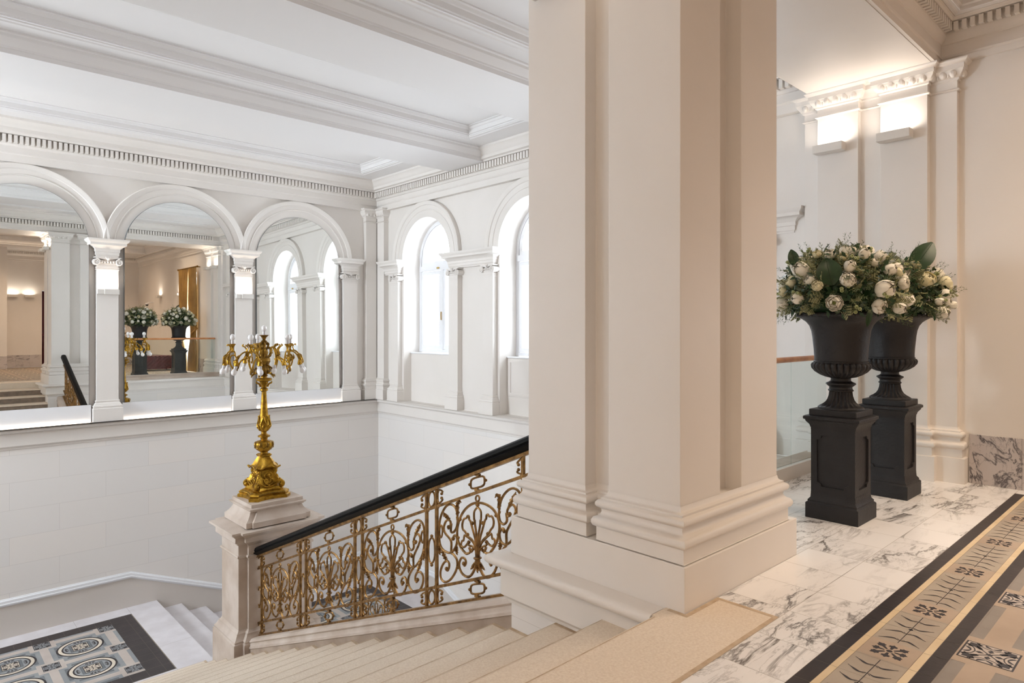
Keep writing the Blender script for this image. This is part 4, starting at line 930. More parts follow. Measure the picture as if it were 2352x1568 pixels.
def carpet(mb, ox, oy, p, nx, ny, z, box, ground, band, key, orn, circ=True):
    # field of encaustic tiles: ornaments on a grid of pitch p, circles between them
    x0, y0, x1, y1 = box; t = p/4
    def clip(m, a, b_, c, d, zz):
        a, c = max(a, x0), min(c, x1); b_, d = max(b_, y0), min(d, y1)
        if a < c-1e-4 and b_ < d-1e-4: quad(mb, m, a, b_, c, d, zz)
    k = ox-math.ceil((ox-x0)/t+.5)*t+t/2
    xs = [x0]; q = k
    while q < x1:
        if q > x0+.002: xs.append(q)
        q += t
    xs.append(x1); k = oy-math.ceil((oy-y0)/t+.5)*t+t/2; ys = [y0]; q = k
    while q < y1:
        if q > y0+.002: ys.append(q)
        q += t
    ys.append(y1)
    tiles(mb, ground, xs, ys, z, .0008)
    Z1 = z+.0004
    for i in nx:
        for j in ny:
            cx, cy = ox+i*p, oy+j*p
            for (a, b_, c, d) in ((-.26, .781, .26, 3.219), (.781, -.26, 3.219, .26)): clip(band, cx+a*t, cy+b_*t, cx+c*t, cy+d*t, Z1)
            clip(band, cx-.78*t, cy-.78*t, cx+.78*t, cy+.78*t, Z1)
            for (a, b_, c, d) in ((.55, 1.02, .8, 2.98), (-.8, 1.02, -.55, 2.98), (1.02, .55, 2.98, .8), (1.02, -.8, 2.98, -.55),
                                  (.8, 1.55, 1.35, 1.8), (.8, 2.2, 1.35, 2.45), (-1.35, 1.55, -.8, 1.8), (-1.35, 2.2, -.8, 2.45), (1.55, .8, 1.8, 1.35), (2.2, .8, 2.45, 1.35), (1.55, -1.35, 1.8, -.8), (2.2, -1.35, 2.45, -.8)):
                clip(key, cx+a*t, cy+b_*t, cx+c*t, cy+d*t, Z1)
            if x0 < cx-.4*t and cx+.4*t < x1 and y0 < cy-.4*t and cy+.4*t < y1: ornament(mb, cx, cy, .5*t, z+.0009, orn)
            if circ:
                ux, uy = cx+2*t, cy+2*t
                if x0 < ux-1.4*t and ux+1.4*t < x1+.01 and y0 < uy-1.4*t and uy+1.4*t < y1+.01:
                    ring2(mb, ground, ux, uy, 0, 1.1*t, z+.0008); ring2(mb, 'ink', ux, uy, 1.02*t, 1.12*t, z+.0011)
                    ring2(mb, 'ivory_tile', ux, uy, 1.12*t, 1.32*t, z+.0011); ring2(mb, 'ink', ux, uy, 1.32*t, 1.44*t, z+.0011)
                    quad(mb, key, ux-.66*t, uy-.66*t, ux+.66*t, uy+.66*t, z+.0012); ornament(mb, ux, uy, .5*t, z+.0014, 'ivory_tile')
                    for k in range(4):
                        a = k*pi/2
                        for dd in (-.5, 0, .5): lobe(mb, 'ink', rot((.7*t, dd*.25*t), a, (ux, uy)), a+dd, .26*t, .2*t, z+.0013, .01)

# hall and gallery floor
mb = MB()
quad(mb, 'grout', XWL, YS, XEL+.1, 1.5, -.0012); quad(mb, 'grout', PX1-.3, 1.4, XE, 2.95, -.0012); quad(mb, 'grout', 3.2, 1.4, PX1, 1.9, -.0012)
quad(mb, 'grout', XW, 1.4, mirx(PX1)+.3, 2.95, -.0012); quad(mb, 'grout', mirx(PX1), 1.4, mirx(3.2), 1.9, -.0012)
XT = [3.361+.3475*k for k in range(12)]+[XEL+.05]; XT = [x for x in XT if x < XEL]+[XEL]
XA = [-4.63+.3475*k for k in range(24)]; XA = [x for x in XA if x < 3.1]+[3.361]
tiles(mb, 'marble', XA+XT[1:], [1.207, 1.5], 0)
tiles(mb, 'marble', [3.24]+XT, [1.5, 1.84], 0); tiles(mb, 'marble', [4.056]+[x for x in XT if x > 4.2], [1.84, 1.885], 0)
tiles(mb, 'marble', [4.06]+[x for x in XT if x > 4.3], [1.885, 2.27, 2.655, 2.79], 0)
XM = sorted(mirx(x) for x in [3.24]+XT); tiles(mb, 'marble', XM, [1.5, 1.84], 0); tiles(mb, 'marble', [x for x in XM if x < mirx(4.2)]+[mirx(4.06)], [1.84, 2.27, 2.79], 0)
T5 = [2.949+.2045*k for k in range(-36, 22)]; T5 = [x for x in T5 if XWL < x < 7.2]
def bandrow(m, y0, y1, xs): tiles(mb, m, xs, [y0, y1], 0, .0009)
XB = T5+[7.2]
bandrow('black_tile', 1.138, 1.207, XB); bandrow('cream_tile', 1.107, 1.138, XB); bandrow('cream_tile', .862, .895, XB); bandrow('black_tile', .797, .862, XB)
tiles(mb, 'taupe_tile', XB, [.895, 1.107], 0, .0009)
tiles(mb, 'marble', [7.2, XEL], [YS, -4, -2, 0, 1.207], 0)
# border motifs: palmate rosettes and twining stems
fx = [3.265-.79*k for k in range(9, 0, -1)]+[3.265, 3.879, 4.677, 5.462, 6.258, 7.05]; yb_ = 1.003
for x in fx:
    quad(mb, 'warm_tile', x-.1015, .896, x+.1015, 1.106, .0003)
    for k in range(8): lobe(mb, 'ink', (x+.018*cos(k*pi/4), yb_+.018*sin(k*pi/4)), k*pi/4+pi/8*0, .072 if k % 2 else .056, .036, .0007, .01)
    poly(mb, 'ink', [(x+.013*cos(k*pi/6), yb_+.013*sin(k*pi/6)) for k in range(12)], .0007)
for a, b_ in zip(fx, fx[1:]):
    s0, s1 = a+.115, b_-.115; mid = (s0+s1)/2; L_ = s1-s0
    stroke(mb, 'ink', [(s0, yb_), (s1, yb_)], .0035, .0007)
    n = 6 if L_ > .45 else 4
    for k in range(n):
        x = s0+L_*(k+.3)/(n); dr = 1 if x < mid else -1
        for sg in (1, -1):
            stroke(mb, 'ink', curve2([(x, yb_+sg*.006), (x+dr*.012, yb_+sg*.03), (x-dr*.004, yb_+sg*.06), (x-dr*.02, yb_+sg*.085)], 5), lambda t: .003+.010*sin(pi*min(1, t*1.1))**2, .0007)
            stroke(mb, 'ink', [(x, yb_), (x+dr*.018, yb_+sg*.016)], .003, .0007)
    poly(mb, 'ink', [(mid+.010*cos(k*pi/5), yb_+.010*sin(k*pi/5)) for k in range(10)], .0007)
carpet(mb, 3.547, .687, .82, range(-10, 5), range(-9, 1), 0, (XWL+.3, -6.0, 7.0, .797), 'greige_tile', 'warm_tile', 'taupe_tile', 'rose_tile')
st(mb.build('floor', FM, smooth=0, rec=False))
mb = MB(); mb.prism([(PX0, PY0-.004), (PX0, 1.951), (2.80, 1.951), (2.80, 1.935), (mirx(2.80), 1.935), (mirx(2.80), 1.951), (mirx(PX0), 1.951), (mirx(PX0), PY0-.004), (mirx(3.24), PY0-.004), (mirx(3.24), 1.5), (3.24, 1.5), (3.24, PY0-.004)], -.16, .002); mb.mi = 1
for q in ((mirx(3.24), 1.5, 3.24, 1.522), (3.215, 1.523, 3.24, PY0-.006), (PX0, PY0-.03, 3.214, PY0-.006), (PX0-.03, PY0-.03, PX0-.001, 1.93), (mirx(2.79), 1.924, 2.79, 1.930)): mb.face([(q[0], q[1], .0028), (q[2], q[1], .0028), (q[2], q[3], .0028), (q[0], q[3], .0028)])  # front edge strip paints the nosing's shade; the other borders are stained
o = mb.build('landing_slab', ['limestone', 'stain_and_shade'], None, smooth=0); st(o); o.name = 'trim_12'

# landing halfway down
mb = MB(); quad(mb, 'grout', mirx(3.16), 8.0, 3.16, YNL, ZL-.0012)
tx0, tx1, ty0, ty1 = mirx(2.715), 2.715, 9.40, 11.675
tiles(mb, 'white_stone', [mirx(3.168), mirx(2.725)], [8.3, 10.2, YNL], ZL); tiles(mb, 'white_stone', [2.725, 3.168], [8.3, 10.2, YNL], ZL, .0015)
tiles(mb, 'white_stone', [mirx(2.725), .3, 2.0, 2.725], [11.68, YNL], ZL, .0015); tiles(mb, 'white_stone', [mirx(2.725), .3, 2.725], [8.9, 9.39], ZL, .0015)
t = .1975; xe = [2.411-t*k for k in range(0, 40)]; xe = [x for x in xe if x > mirx(2.411)-.01][::-1]
ye = [11.457-t*k for k in range(10)][::-1]
tiles(mb, 'black_tile', [mirx(2.715), mirx(2.612)]+xe+[2.612, 2.715], [11.457, 11.675], ZL, .0009)
tiles(mb, 'black_tile', [mirx(2.715), mirx(2.612)]+xe+[2.612, 2.715], [9.40, 9.62], ZL, .0009)
tiles(mb, 'black_tile', [2.411, 2.612, 2.715], [9.62]+[y for y in ye if y > 9.7], ZL, .0009); tiles(mb, 'black_tile', [mirx(2.715), mirx(2.612), mirx(2.411)], [9.62]+[y for y in ye if y > 9.7], ZL, .0009)
carpet(mb, 2.312, 11.358, .79, range(-5, 2), range(-3, 1), ZL, (mirx(2.411), 9.62, 2.411, 11.457), 'blue_tile', 'rose_tile', 'steel_tile', 'blue_tile')
st(mb.build('floor', FM, smooth=0, rec=False))
# side flights and lower landings
for s in (1, -1):
    g = (lambda x: x) if s > 0 else mirx
    ft = thing('side_stairs', 'short flight of white stone steps going down from the landing'+('' if s > 0 else ' at left, unseen'), 'stairs')
    for n in range(0, 4):
        mb = MB(); step_mesh(mb, lambda r, w, z: (g(r), w, z), 3.168+.395*(n-1) if n else 2.9, 3.168+.395*n, 8.3, YNL, ZL-.16*n-(.0015 if n == 0 else 0), ZL-.16*n-.3); mb.build('step', 'white_stone', ft, smooth=40)
    for n in range(0, 11):
        mb = MB(); step_mesh(mb, lambda r, w, z: (g(w), -r, z), -9.9+.394*(n-1) if n else -10.1, -9.9+.394*n, 4.9, XEL, ZLL-.16*n-.0015, ZLL-.16*n-.3); mb.build('step', 'white_stone', ft, smooth=40)
    mb = MB(); a, b_ = sorted((g(4.3), g(XEL))); quad(mb, 'white_stone', a, 9.9, b_, YNL, ZLL-.0012); quad(mb, 'white_stone', a, 8.3, sorted((g(4.3), g(4.95)))[1] if s > 0 else b_, 9.95, ZLL-.0012)
    bx = sorted((g(4.75), g(6.955)))
    def sp(a, b_, t=.1975): 
        n = max(1, round((b_-a)/t)); return [a+(b_-a)*k/n for k in range(n+1)]
    tiles(mb, 'black_tile', sp(*bx), [11.40, 11.60], ZLL, .0009); tiles(mb, 'black_tile', sp(*bx), [10.09, 10.29], ZLL, .0009)
    tiles(mb, 'black_tile', [bx[0], bx[0]+.2], sp(10.29, 11.40), ZLL, .0009); tiles(mb, 'black_tile', [bx[1]-.2, bx[1]], sp(10.29, 11.40), ZLL, .0009)
    carpet(mb, bx[1]-.3, 11.30, .79, range(-3, 1), range(-2, 1), ZLL, (bx[0]+.2, 10.29, bx[1]-.2, 11.40), 'blue_tile', 'rose_tile', 'steel_tile', 'blue_tile')
    st(mb.build('floor', FM, smooth=0, rec=False))
    mb = MB(); q = sorted((g(4.88), g(4.98)))
    # skirtings with sloping top moulding
    pa = [(g(CX), YNL, -2.50), (g(2.79), YNL, -2.50), (g(4.37), YNL, -3.14), (g(XEL), YNL, -3.14), (g(XEL), 10.0, -3.14), (g(XEL), 5.5, -3.14-4.5*KS)]
    path = pa if s > 0 else pa[::-1]
    mb.sweep(path, [(0, .03), (.014, .028), (.018, .015), (.034, .008), (.036, -.03), (.046, -.034), (.046, -.052), (.026, -.058), (.024, -.075), (.018, -.078), (.018, -.085)], cap=False)
    st(mb.build('trim_13', 'frame_paint', smooth=45, rec=False))
    mb = MB(); mb.sweep(path, [(.019, -.07), (.019, -1.4)], cap=False)
    st(mb.build('baseboard_north' if s > 0 else 'baseboard_west', 'skirt_paint', smooth=0, rec=False))
    # lower string wall between flight and main stair
    mb = MB(); q = sorted((g(3.0), g(4.88))); mb.box((q[0], 8.1, ZB), (q[1], 8.3, ZL-.05)); q = sorted((g(4.75), g(4.9))); mb.box((q[0], 5.5, ZB), (q[1], 9.9, ZLL-.05))
    st(mb.build('trim_14', 'paint', smooth=0))
# scrollwork of the lower railing seen through the balusters
lt = thing('lower_balustrade', 'bronze scrollwork railing glimpsed low between the main balusters', 'railing', (5.75, 9.38, ZLL+.02), 0)
for nm in ('oval_frame', 'palmette', 'scroll', 'arch_scroll', 'leaf'):
    for ch in [c for c in bal.children if c.name.split('.')[0] == 'scroll_panel'][0].children:
        if ch.name.split('.')[0] == nm:
            c = ch.copy(); C.objects.link(c); c.parent = lt; c.location = (0, 0, .42)
for h in (.08, .76):
    mb = MB(); mb.rings([[(-.012, -.55, h-.55*-KS*1-.012), (.012, -.55, h+.55*KS-.012), (.012, -.55, h+.55*KS+.012), (-.012, -.55, h+.55*KS+.012)], [(-.012, .55, h-.55*KS-.012), (.012, .55, h-.55*KS-.012), (.012, .55, h-.55*KS+.012), (-.012, .55, h-.55*KS+.012)]]); mb.build('bar', 'bronze', lt, smooth=0)
for yy in (-.53, .53):
    mb = MB(); mb.box((-.011, yy-.011, -.25 if yy > 0 else .0), (.011, yy+.011, .8-yy*KS+.2)); mb.build('post', 'bronze', lt, smooth=0)

# marble skirting in the hall
def marble_base(name, axis, pts, h=.46):
    mb = MB(); mb.mi = 0
    for (a, b_) in zip(pts, pts[1:]):
        mb.col = (rnd.random(), rnd.random(), rnd.random())
        if axis == 'E': mb.box((XEL-.022, b_+.001, .001), (XEL, a-.001, h))
        elif axis == 'W': mb.box((XWL, b_+.001, .001), (XWL+.022, a-.001, h))
        else: mb.box((a+.001, YS+axis, .001), (b_-.001, YS+axis+.022, h))
    st(mb.build(name, 'grey_marble', smooth=0))
marble_base('baseboard_east', 'E', [1.585, 1.187, .74]); marble_base('baseboard_east', 'E', [-.8]+[-.8-.75*k for k in range(1, 8)])
marble_base('baseboard_west', 'W', [1.585]+[1.585-.9*k for k in range(1, 9)])
marble_base('baseboard_south', 0, [2.96, 3.3, 3.72, 4.08]); marble_base('baseboard_south', 0, [4.82, 5.6, 6.4, 7.38]); marble_base('baseboard_south', .9, [-4.6, -3.8, -3, -2.2, -1.4, -.6, .2, 1, 1.8, 2.4, 2.95])
# gallery kerb and glass railing
for s in (1, -1):
    g = (lambda x: x) if s > 0 else mirx
    a, b_ = sorted((g(PX1-.3), g(XE)))
    mb = MB(); mb.box((a, 2.79, -.02), (b_, 2.84, .128)); st(mb.build('trim_15', 'paint', smooth=0))
    mb = MB(); mb.box((a, 2.84, -.0), (b_, 3.02, .105)); mb.box((a, 2.86, .1), (b_, 3.04, .125)); st(mb.build('trim_16', 'newel_stone', smooth=0))
    gr = thing('glass_railing', 'frameless glass railing with round oak handrail'+(' behind the black urns' if s > 0 else ' on the left gallery, out of view'), 'railing', (0, 0, 0))
    xs = [4.11, 5.22, 6.36, 7.20]
    for q0, q1 in zip(xs, xs[1:]):
        a, b_ = sorted((g(q0), g(q1))); mb = MB(); mb.box((a+.006, 2.815, .128), (b_-.006, 2.828, 1.13)); mb.build('glass_panel', 'rail_glass', gr, smooth=0)
    mb = MB(); mb.tube([(g(4.11), 2.82, 1.15), (g(7.20), 2.82, 1.15)], .027, 16); mb.build('handrail', 'oak', gr, smooth=60)

# ------------------------------------------------------------------ urns on pedestals
def pedestal(loc, lab):
    t = thing('plinth_pedestal', lab, 'pedestal', loc, 0, 'black pedestals on the gallery')
    b_ = .192; d = .160
    sq = lambda h: [(-h, -h), (h, -h), (h, h), (-h, h)]
    mb = MB(); mb.sweep(sq(d), [(-.15, .001), (b_-d, .001), (b_-d, .112), (b_-d-.006, .118), (.018, .124), (.02, .135), (.004, .155), (0, .19), (0, .20)], closed=True); mb.build('base', 'iron', t, smooth=35, bevel=.003)
    mb = MB(); mb.prism(sq(d-.018), .15, .72)
    z0, z1, w = .245, .635, .115; k = .035
    ol = [(-w+k, z0), (w-k, z0), (w-k+.006, z0+k*.6), (w, z0+k), (w, z1-k), (w-k+.006, z1-k*.6), (w-k, z1), (-w+k, z1), (-w+k-.006, z1-k*.6), (-w, z1-k), (-w, z0+k), (-w+k-.006, z0+k*.6)]
    for a in range(4):
        an = a*pi/2; c, s = cos(an), sin(an)
        tf = lambda u, v, z: (u*c-v*s, u*s+v*c, z)
        # raised frame with a recessed shaped field
        ids = []; outer = [(-d, .19), (d, .19), (d, .70), (-d, .70)]
        import mathutils
        vs = [Vector((x, z, 0)) for x, z in outer]; ins = [Vector((x, z, 0)) for x, z in ol]
        tri = mathutils.geometry.tessellate_polygon([vs, ins]); al = vs+ins
        for f in tri: mb.face([tf(al[i].x, -d, al[i].y) for i in f])
        for (p, q) in zip(ol, ol[1:]+ol[:1]): mb.face([tf(p[0], -d, p[1]), tf(q[0], -d, q[1]), tf(q[0], -d+.015, q[1]), tf(p[0], -d+.015, p[1])])
        mb.face([tf(p[0], -d+.0145, p[1]) for p in ol])
    mb.build('die', 'iron', t, smooth=20)
    mb = MB(); mb.sweep(sq(d), [(0, .675), (0, .69), (.006, .70), (.010, .715), (.028, .738), (.032, .745), (.032, .752), (.044, .758), (.044, .778), (.028, .786), (-.15, .786)], closed=True); mb.build('cap', 'iron', t, smooth=35, bevel=.002)
    mb = MB(); mb.box((-.172, -.172, .784), (.172, .172, .834)); mb.build('top_slab', 'iron', t, smooth=0, bevel=.006)
    return t
def urn(loc, lab):
    t = thing('urn', lab, 'urn', loc, 0, 'black campana urns')
    NL = 28
    mb = MB(); mb.lathe([(.162, 0), (.162, .012), (.155, .018), (.146, .024), (.128, .034), (.108, .05), (.094, .072), (.085, .10), (.080, .138)], seg=132, mod=lambda r, z, a: r*(1-.13*(0 if z < .02 else 1)*abs(cos(11*a))**1.0))
    mb.build('fluted_foot', 'iron', t, smooth=50)
    mb = MB(); mb.lathe([(.08, .134), (.088, .138), (.090, .146), (.082, .152), (.08, .168), (.092, .178), (.106, .190), (.104, .198), (.088, .205), (.072, .215), (.070, .235), (.09, .243)], seg=40); mb.build('stem', 'iron', t)
    mb = MB(); mb.lathe([(.075, .238), (.11, .245), (.15, .262), (.185, .285), (.208, .312), (.212, .335), (.205, .35), (.190, .357), (.180, .358)], seg=NL*8, mod=lambda r, z, a: r*(1-.075*(1-abs(sin(NL/2*a)))**1.6)); mb.build('gadrooned_bowl', 'iron', t, smooth=60)
    mb = MB(); mb.lathe([(.18, .352), (.192, .355), (.193, .366), (.187, .37), (.187, .40), (.19, .45), (.195, .50), (.20, .55), (.208, .60), (.222, .64), (.245, .67), (.272, .69), (.292, .70), (.305, .708), (.312, .72), (.308, .734), (.295, .738), (.24, .70), (.2, .62)], seg=72)
    mb.build('body', 'iron', t)
    mb = MB()
    for k in range(36): a = 2*pi*k/36; mb.ball((.305*cos(a), .305*sin(a), .722), .019, 6, 5, (.9, 1.25, .8))
    mb.build('rim_beading', 'iron', t)
    return t
UR = [(5.322, 1.975), (6.412, 1.965)]
for k, (x, y) in enumerate(UR):
    nm = ('nearer', 'farther')[k]
    pedestal((x, y, 0), 'black square pedestal with shaped recessed panels, %s the pillar' % ('closer to' if k == 0 else 'farther from')); urn((x, y, .834), 'black fluted urn on the %s pedestal' % nm)

# ------------------------------------------------------------------ flowers
fr = random.Random(11)
def bloom_mesh(name, kind, seed):
    r_ = random.Random(seed); mb = MB(); layers = {0: [(5, 1.0, 62, 1.0), (5, .93, 45, .9), (5, .84, 28, .8), (4, .7, 12, .7), (3, .5, 0, .5)], 1: [(6, 1.12, 88, 1.0), (6, .98, 66, .9), (5, .82, 48, .8), (4, .6, 30, .7)], 2: [(4, 1.0, 34, 1.15), (4, .92, 18, 1.1), (3, .8, 4, 1.0)]}[kind]
    for n, rad, top, hh in layers:
        off = r_.random()*6
        for k in range(n):
            a0 = off+2*pi*k/n; half = pi/n*1.35; NU, NV = 6, 6; g = []
            tt = R(top+r_.uniform(-7, 7)); rr = rad*(1+r_.uniform(-.05, .05))
            for j in range(NV+1):
                v = j/NV; th = pi-(pi-tt)*v; row = []
                for i in range(NU+1):
                    u = -1+2*i/NU; wv = half*(1-.35*(v > .8)*(u*u)); az = a0+u*wv
                    ed = 1+.07*v*v+.05*sin(5*u+k+n)*v*v-.06*u*u*(0 if v < .3 else 1)*-1
                    th2 = th+.22*u*u*v
                    q = rr*ed; row.append(mb.P((q*sin(th2)*cos(az), q*sin(th2)*sin(az), hh*rr*(-cos(pi-th2))*-1*-1 if False else q*hh*cos(th2))))
                g.append(row)
            for j in range(NV):
                for i in range(NU): mb.F((g[j][i], g[j][i+1], g[j+1][i+1], g[j+1][i]))
    mb.mi = 1
    if kind == 1:
        for k in range(26): a = k*2.4; q = .05*sqrt(k); mb.ball((q*cos(a), q*sin(a), .1+.15*r_.random()), .055, 5, 4)
    else: mb.ball((0, 0, -.05), .33 if kind == 0 else .5, 8, 6)
    o = mb.build(name, ['petal' if seed % 3 else 'petal_cream', 'flower_heart' if kind == 1 else 'petal_cream'], smooth=80, rec=False)
    me = o.data; bpy.data.objects.remove(o); return me
BL = [bloom_mesh('flower', k, s) for k, s in ((0, 1), (0, 2), (0, 3), (1, 4), (1, 6), (2, 7), (2, 8))]
def arrangement(loc, lab, seed, hero):
    r_ = random.Random(seed); t = thing('flower_arrangement', lab, 'flowers', loc, 0, 'white bouquets in the urns')
    def dome(az, el, k=1.0):        # point on the bouquet surface, local z 0 = urn rim
        r0 = .43*k; return Vector((r0*cos(el)*cos(az)*1.04, r0*cos(el)*sin(az)*1.0, .14+.36*k*sin(el)))
    def frame(n): q = n.to_track_quat('Z', 'Y'); return q
    # foliage masses
    def sprig(mb, p, d, L_, kind):
        d = d.normalized(); q = d.to_track_quat('Z', 'Y'); roll = r_.random()*6.28; q = q@Matrix.Rotation(roll, 3, 'Z').to_quaternion()
        F_ = lambda x, y, z: tuple(p+q@Vector((x, y, z)))
        mb.face([F_(-.0012, 0, 0), F_(.0012, 0, 0), F_(.0006, .0, L_), F_(-.0006, 0, L_)])
        if kind == 0:       # rosemary-like needles
            n = int(L_/.009)
            for i in range(n):
                z = L_*(.15+.85*i/n); a = i*2.4; l = .032*(1-.45*i/n); w = .0028
                c, s = cos(a), sin(a); mb.face([F_(0, 0, z), F_(c*l*.5-s*w, s*l*.5+c*w, z+l*.45), F_(c*l, s*l, z+l*.75), F_(c*l*.5+s*w, s*l*.5-c*w, z+l*.42)])
        elif kind == 1:     # lacy dusty foliage
            for i in range(9):
                z = L_*(.1+.9*i/9); sg = 1 if i % 2 else -1; l = .045*(1.1-.7*i/9)
                for j in range(4):
                    x = sg*l*(j+1)/4; zz = z+abs(x)*.8; w = .006
                    mb.face([F_(x, -.003, zz-w), F_(x+w, .004, zz), F_(x, .003, zz+w*1.2), F_(x-w, -.004, zz+w*.3)])
                    mb.face([F_(x*.9, .004, zz+w), F_(x*.9+w*.8, 0, zz+w*2), F_(x*.9, -.004, zz+w*2.6), F_(x*.9-w*.8, .0, zz+w*1.8)])
                mb.face([F_(0, 0, z), F_(sg*.0015, 0, z-.0015), F_(sg*l, 0, z+l*.8), F_(sg*l, 0, z+l*.8+.002)])
        else:               # broad small leaves
            for i in range(5):
                z = L_*(.2+.8*i/5); a = i*2.6; l, w = .05, .014; c, s = cos(a), sin(a)
                mb.face([F_(0, 0, z), F_(c*l*.45-s*w, s*l*.45+c*w, z+.014), F_(c*l, s*l, z+.03)]); mb.face([F_(0, 0, z), F_(c*l, s*l, z+.03), F_(c*l*.45+s*w, s*l*.45-c*w, z+.016)])
    for kind, n, m_, nm in ((2, 300, 'leaf_dark', 'dark_foliage'), (0, 230, 'leaf_mid', 'needle_foliage'), (1, 230, 'leaf_pale', 'lacy_foliage')):
        mb = MB()
        for i in range(n):
            az = r_.uniform(0, 2*pi); el = math.asin(r_.uniform(-.35, 1)); L_ = r_.uniform(.09, .15) if kind != 2 else .12
            p0 = dome(az, el, .66 if r_.random() < .7 else .8); d = (dome(az, el, 1.1)-p0).normalized()+Vector((r_.uniform(-.35, .35), r_.uniform(-.35, .35), r_.uniform(-.3, .3)))
            if kind == 0 and r_.random() < .3: L_ = r_.uniform(.2, .27)
            if kind == 1: L_ += .03
            if el < 0: p0.z = max(p0.z, .02); d.z -= .3
            sprig(mb, p0, d, L_, kind)
        o = mb.build(nm, m_, t, smooth=0, rec=False); o['kind'] = 'stuff'
    mb = MB(); mb.ball((0, 0, .10), .27, 16, 10, (1.05, 1.05, .9)); o = mb.build('moss_core', 'leaf_dark', t)
    # blooms by rejection sampling over the dome
    pts = []; tries = 0
    while len(pts) < 60 and tries < 6000:
        tries += 1; az = r_.uniform(0, 2*pi); el = math.asin(r_.uniform(-.32, .97)); rad = r_.choice((.032, .040, .050, .060)); p = dome(az, el, r_.uniform(.97, 1.08))
        if all((p-q).length > (rad+s)*1.12 for q, s in pts) and not any((p-q).length < .12 for q in hero[1]): pts.append((p, rad))
    for i, (p, rad) in enumerate(pts):
        o = bpy.data.objects.new('flower', r_.choice(BL)); C.objects.link(o); o.parent = t; o.location = p; o.scale = (rad,)*3
        n = Vector((p.x, p.y, (p.z-.10)*1.1))+Vector((r_.uniform(-.12, .12), r_.uniform(-.12, .12), r_.uniform(-.12, .06))); o.rotation_mode = 'QUATERNION'
        o.rotation_quaternion = n.to_track_quat('Z', 'Y')@Matrix.Rotation(r_.random()*6, 3, 'Z').to_quaternion()
    # seed pods
    for i in range(22):
        az = r_.uniform(0, 2*pi); el = math.asin(r_.uniform(-.35, .95)); p = dome(az, el, 1.08); n = Vector((p.x, p.y, p.z-.12)).normalized(); mb = MB()
        for j in range(r_.choice((2, 3, 3))):
            q = p+Vector((r_.uniform(-.035, .035), r_.uniform(-.035, .035), r_.uniform(-.03, .03))); k = (n+Vector((r_.uniform(-.5, .5), r_.uniform(-.5, .5), r_.uniform(-.5, .2)))).to_track_quat('Z', 'Y')
            mb.tf = lambda x, y, z, q=q, k=k: tuple(q+k@Vector((x, y, z))); mb.lathe([(.004, -.012), (.011, -.004), (.013, .006), (.012, .012), (.007, .0125), (.005, .006), (.001, .005)], seg=10)
            mb.tf = None; mb.tube([tuple(q), tuple(dome(az, el, .8))], .0014, 4)
        mb.build('seed_pod', 'pod', t)
    for (p, d, up, L_, wd_) in hero[0]:
        p, d, up = Vector(p), Vector(d).normalized(), Vector(up); s = d.cross(up).normalized(); u = s.cross(d); mb = MB(); g = []; NU, NV = 6, 12
        for j in range(NV+1):
            v = j/NV; w = wd_*sin(pi*min(1, v*.96+.02))**.75*(1 if v < .85 else .95); row = []
            for i in range(NU+1):
                q = -1+2*i/NU; row.append(mb.P(tuple(p+d*(L_*v)+s*(w*q)+u*(.16*abs(q)*w+.25*L_*v*(1-v)-.05*L_*v*v))))
            g.append(row)
        for j in range(NV):
            for i in range(NU): mb.F((g[j][i], g[j][i+1], g[j+1][i+1], g[j+1][i]))
        mb.tube([tuple(p+d*(L_*v)+u*(.25*L_*v*(1-v)-.05*L_*v*v+.002)) for v in [q/10 for q in range(11)]], .0016, 4)
        o = mb.build('broad_leaf', 'leaf_dark', t, rec=False)
    return t
vc = Vector((0-5.322, 0-1.975, 0)).normalized(); sd = Vector((-vc.y, vc.x, 0))    # towards the camera, and sideways (image left is -sd or +sd)
def loc3(front, side, up): v = vc*front+RT*side; return (v.x, v.y, up)
RT = Vector((sin(YAW), -cos(YAW), 0))
hA = ([(loc3(.40, -.06, .20), RT*-.25+Vector((0, 0, 1)), vc, .20, .085), (loc3(.15, .12, .38), RT*1.0+Vector((0, 0, .35)), vc*.3+Vector((0, 0, 1)), .28, .035), (loc3(.05, -.34, .36), RT*-.3+Vector((0, 0, 1)), vc, .14, .04), (loc3(.40, .22, .06), RT*-.2+Vector((0, 0, -1)), vc, .16, .02)], [Vector(loc3(.38, -.08, .30))])
hB = ([(loc3(.18, .16, .36), RT*.62+Vector((0, 0, .85)), vc, .34, .09), (loc3(.38, .12, .17), RT*1+Vector((0, 0, .1)), vc*.4+Vector((0, 0, 1)), .20, .03)], [])
arrangement((UR[0][0], UR[0][1], 1.56), 'big bouquet of white ranunculus and greenery in the nearer urn', 5, hA)
arrangement((UR[1][0], UR[1][1], 1.56), 'big bouquet of white blooms with one tall glossy leaf in the farther urn', 9, hB)

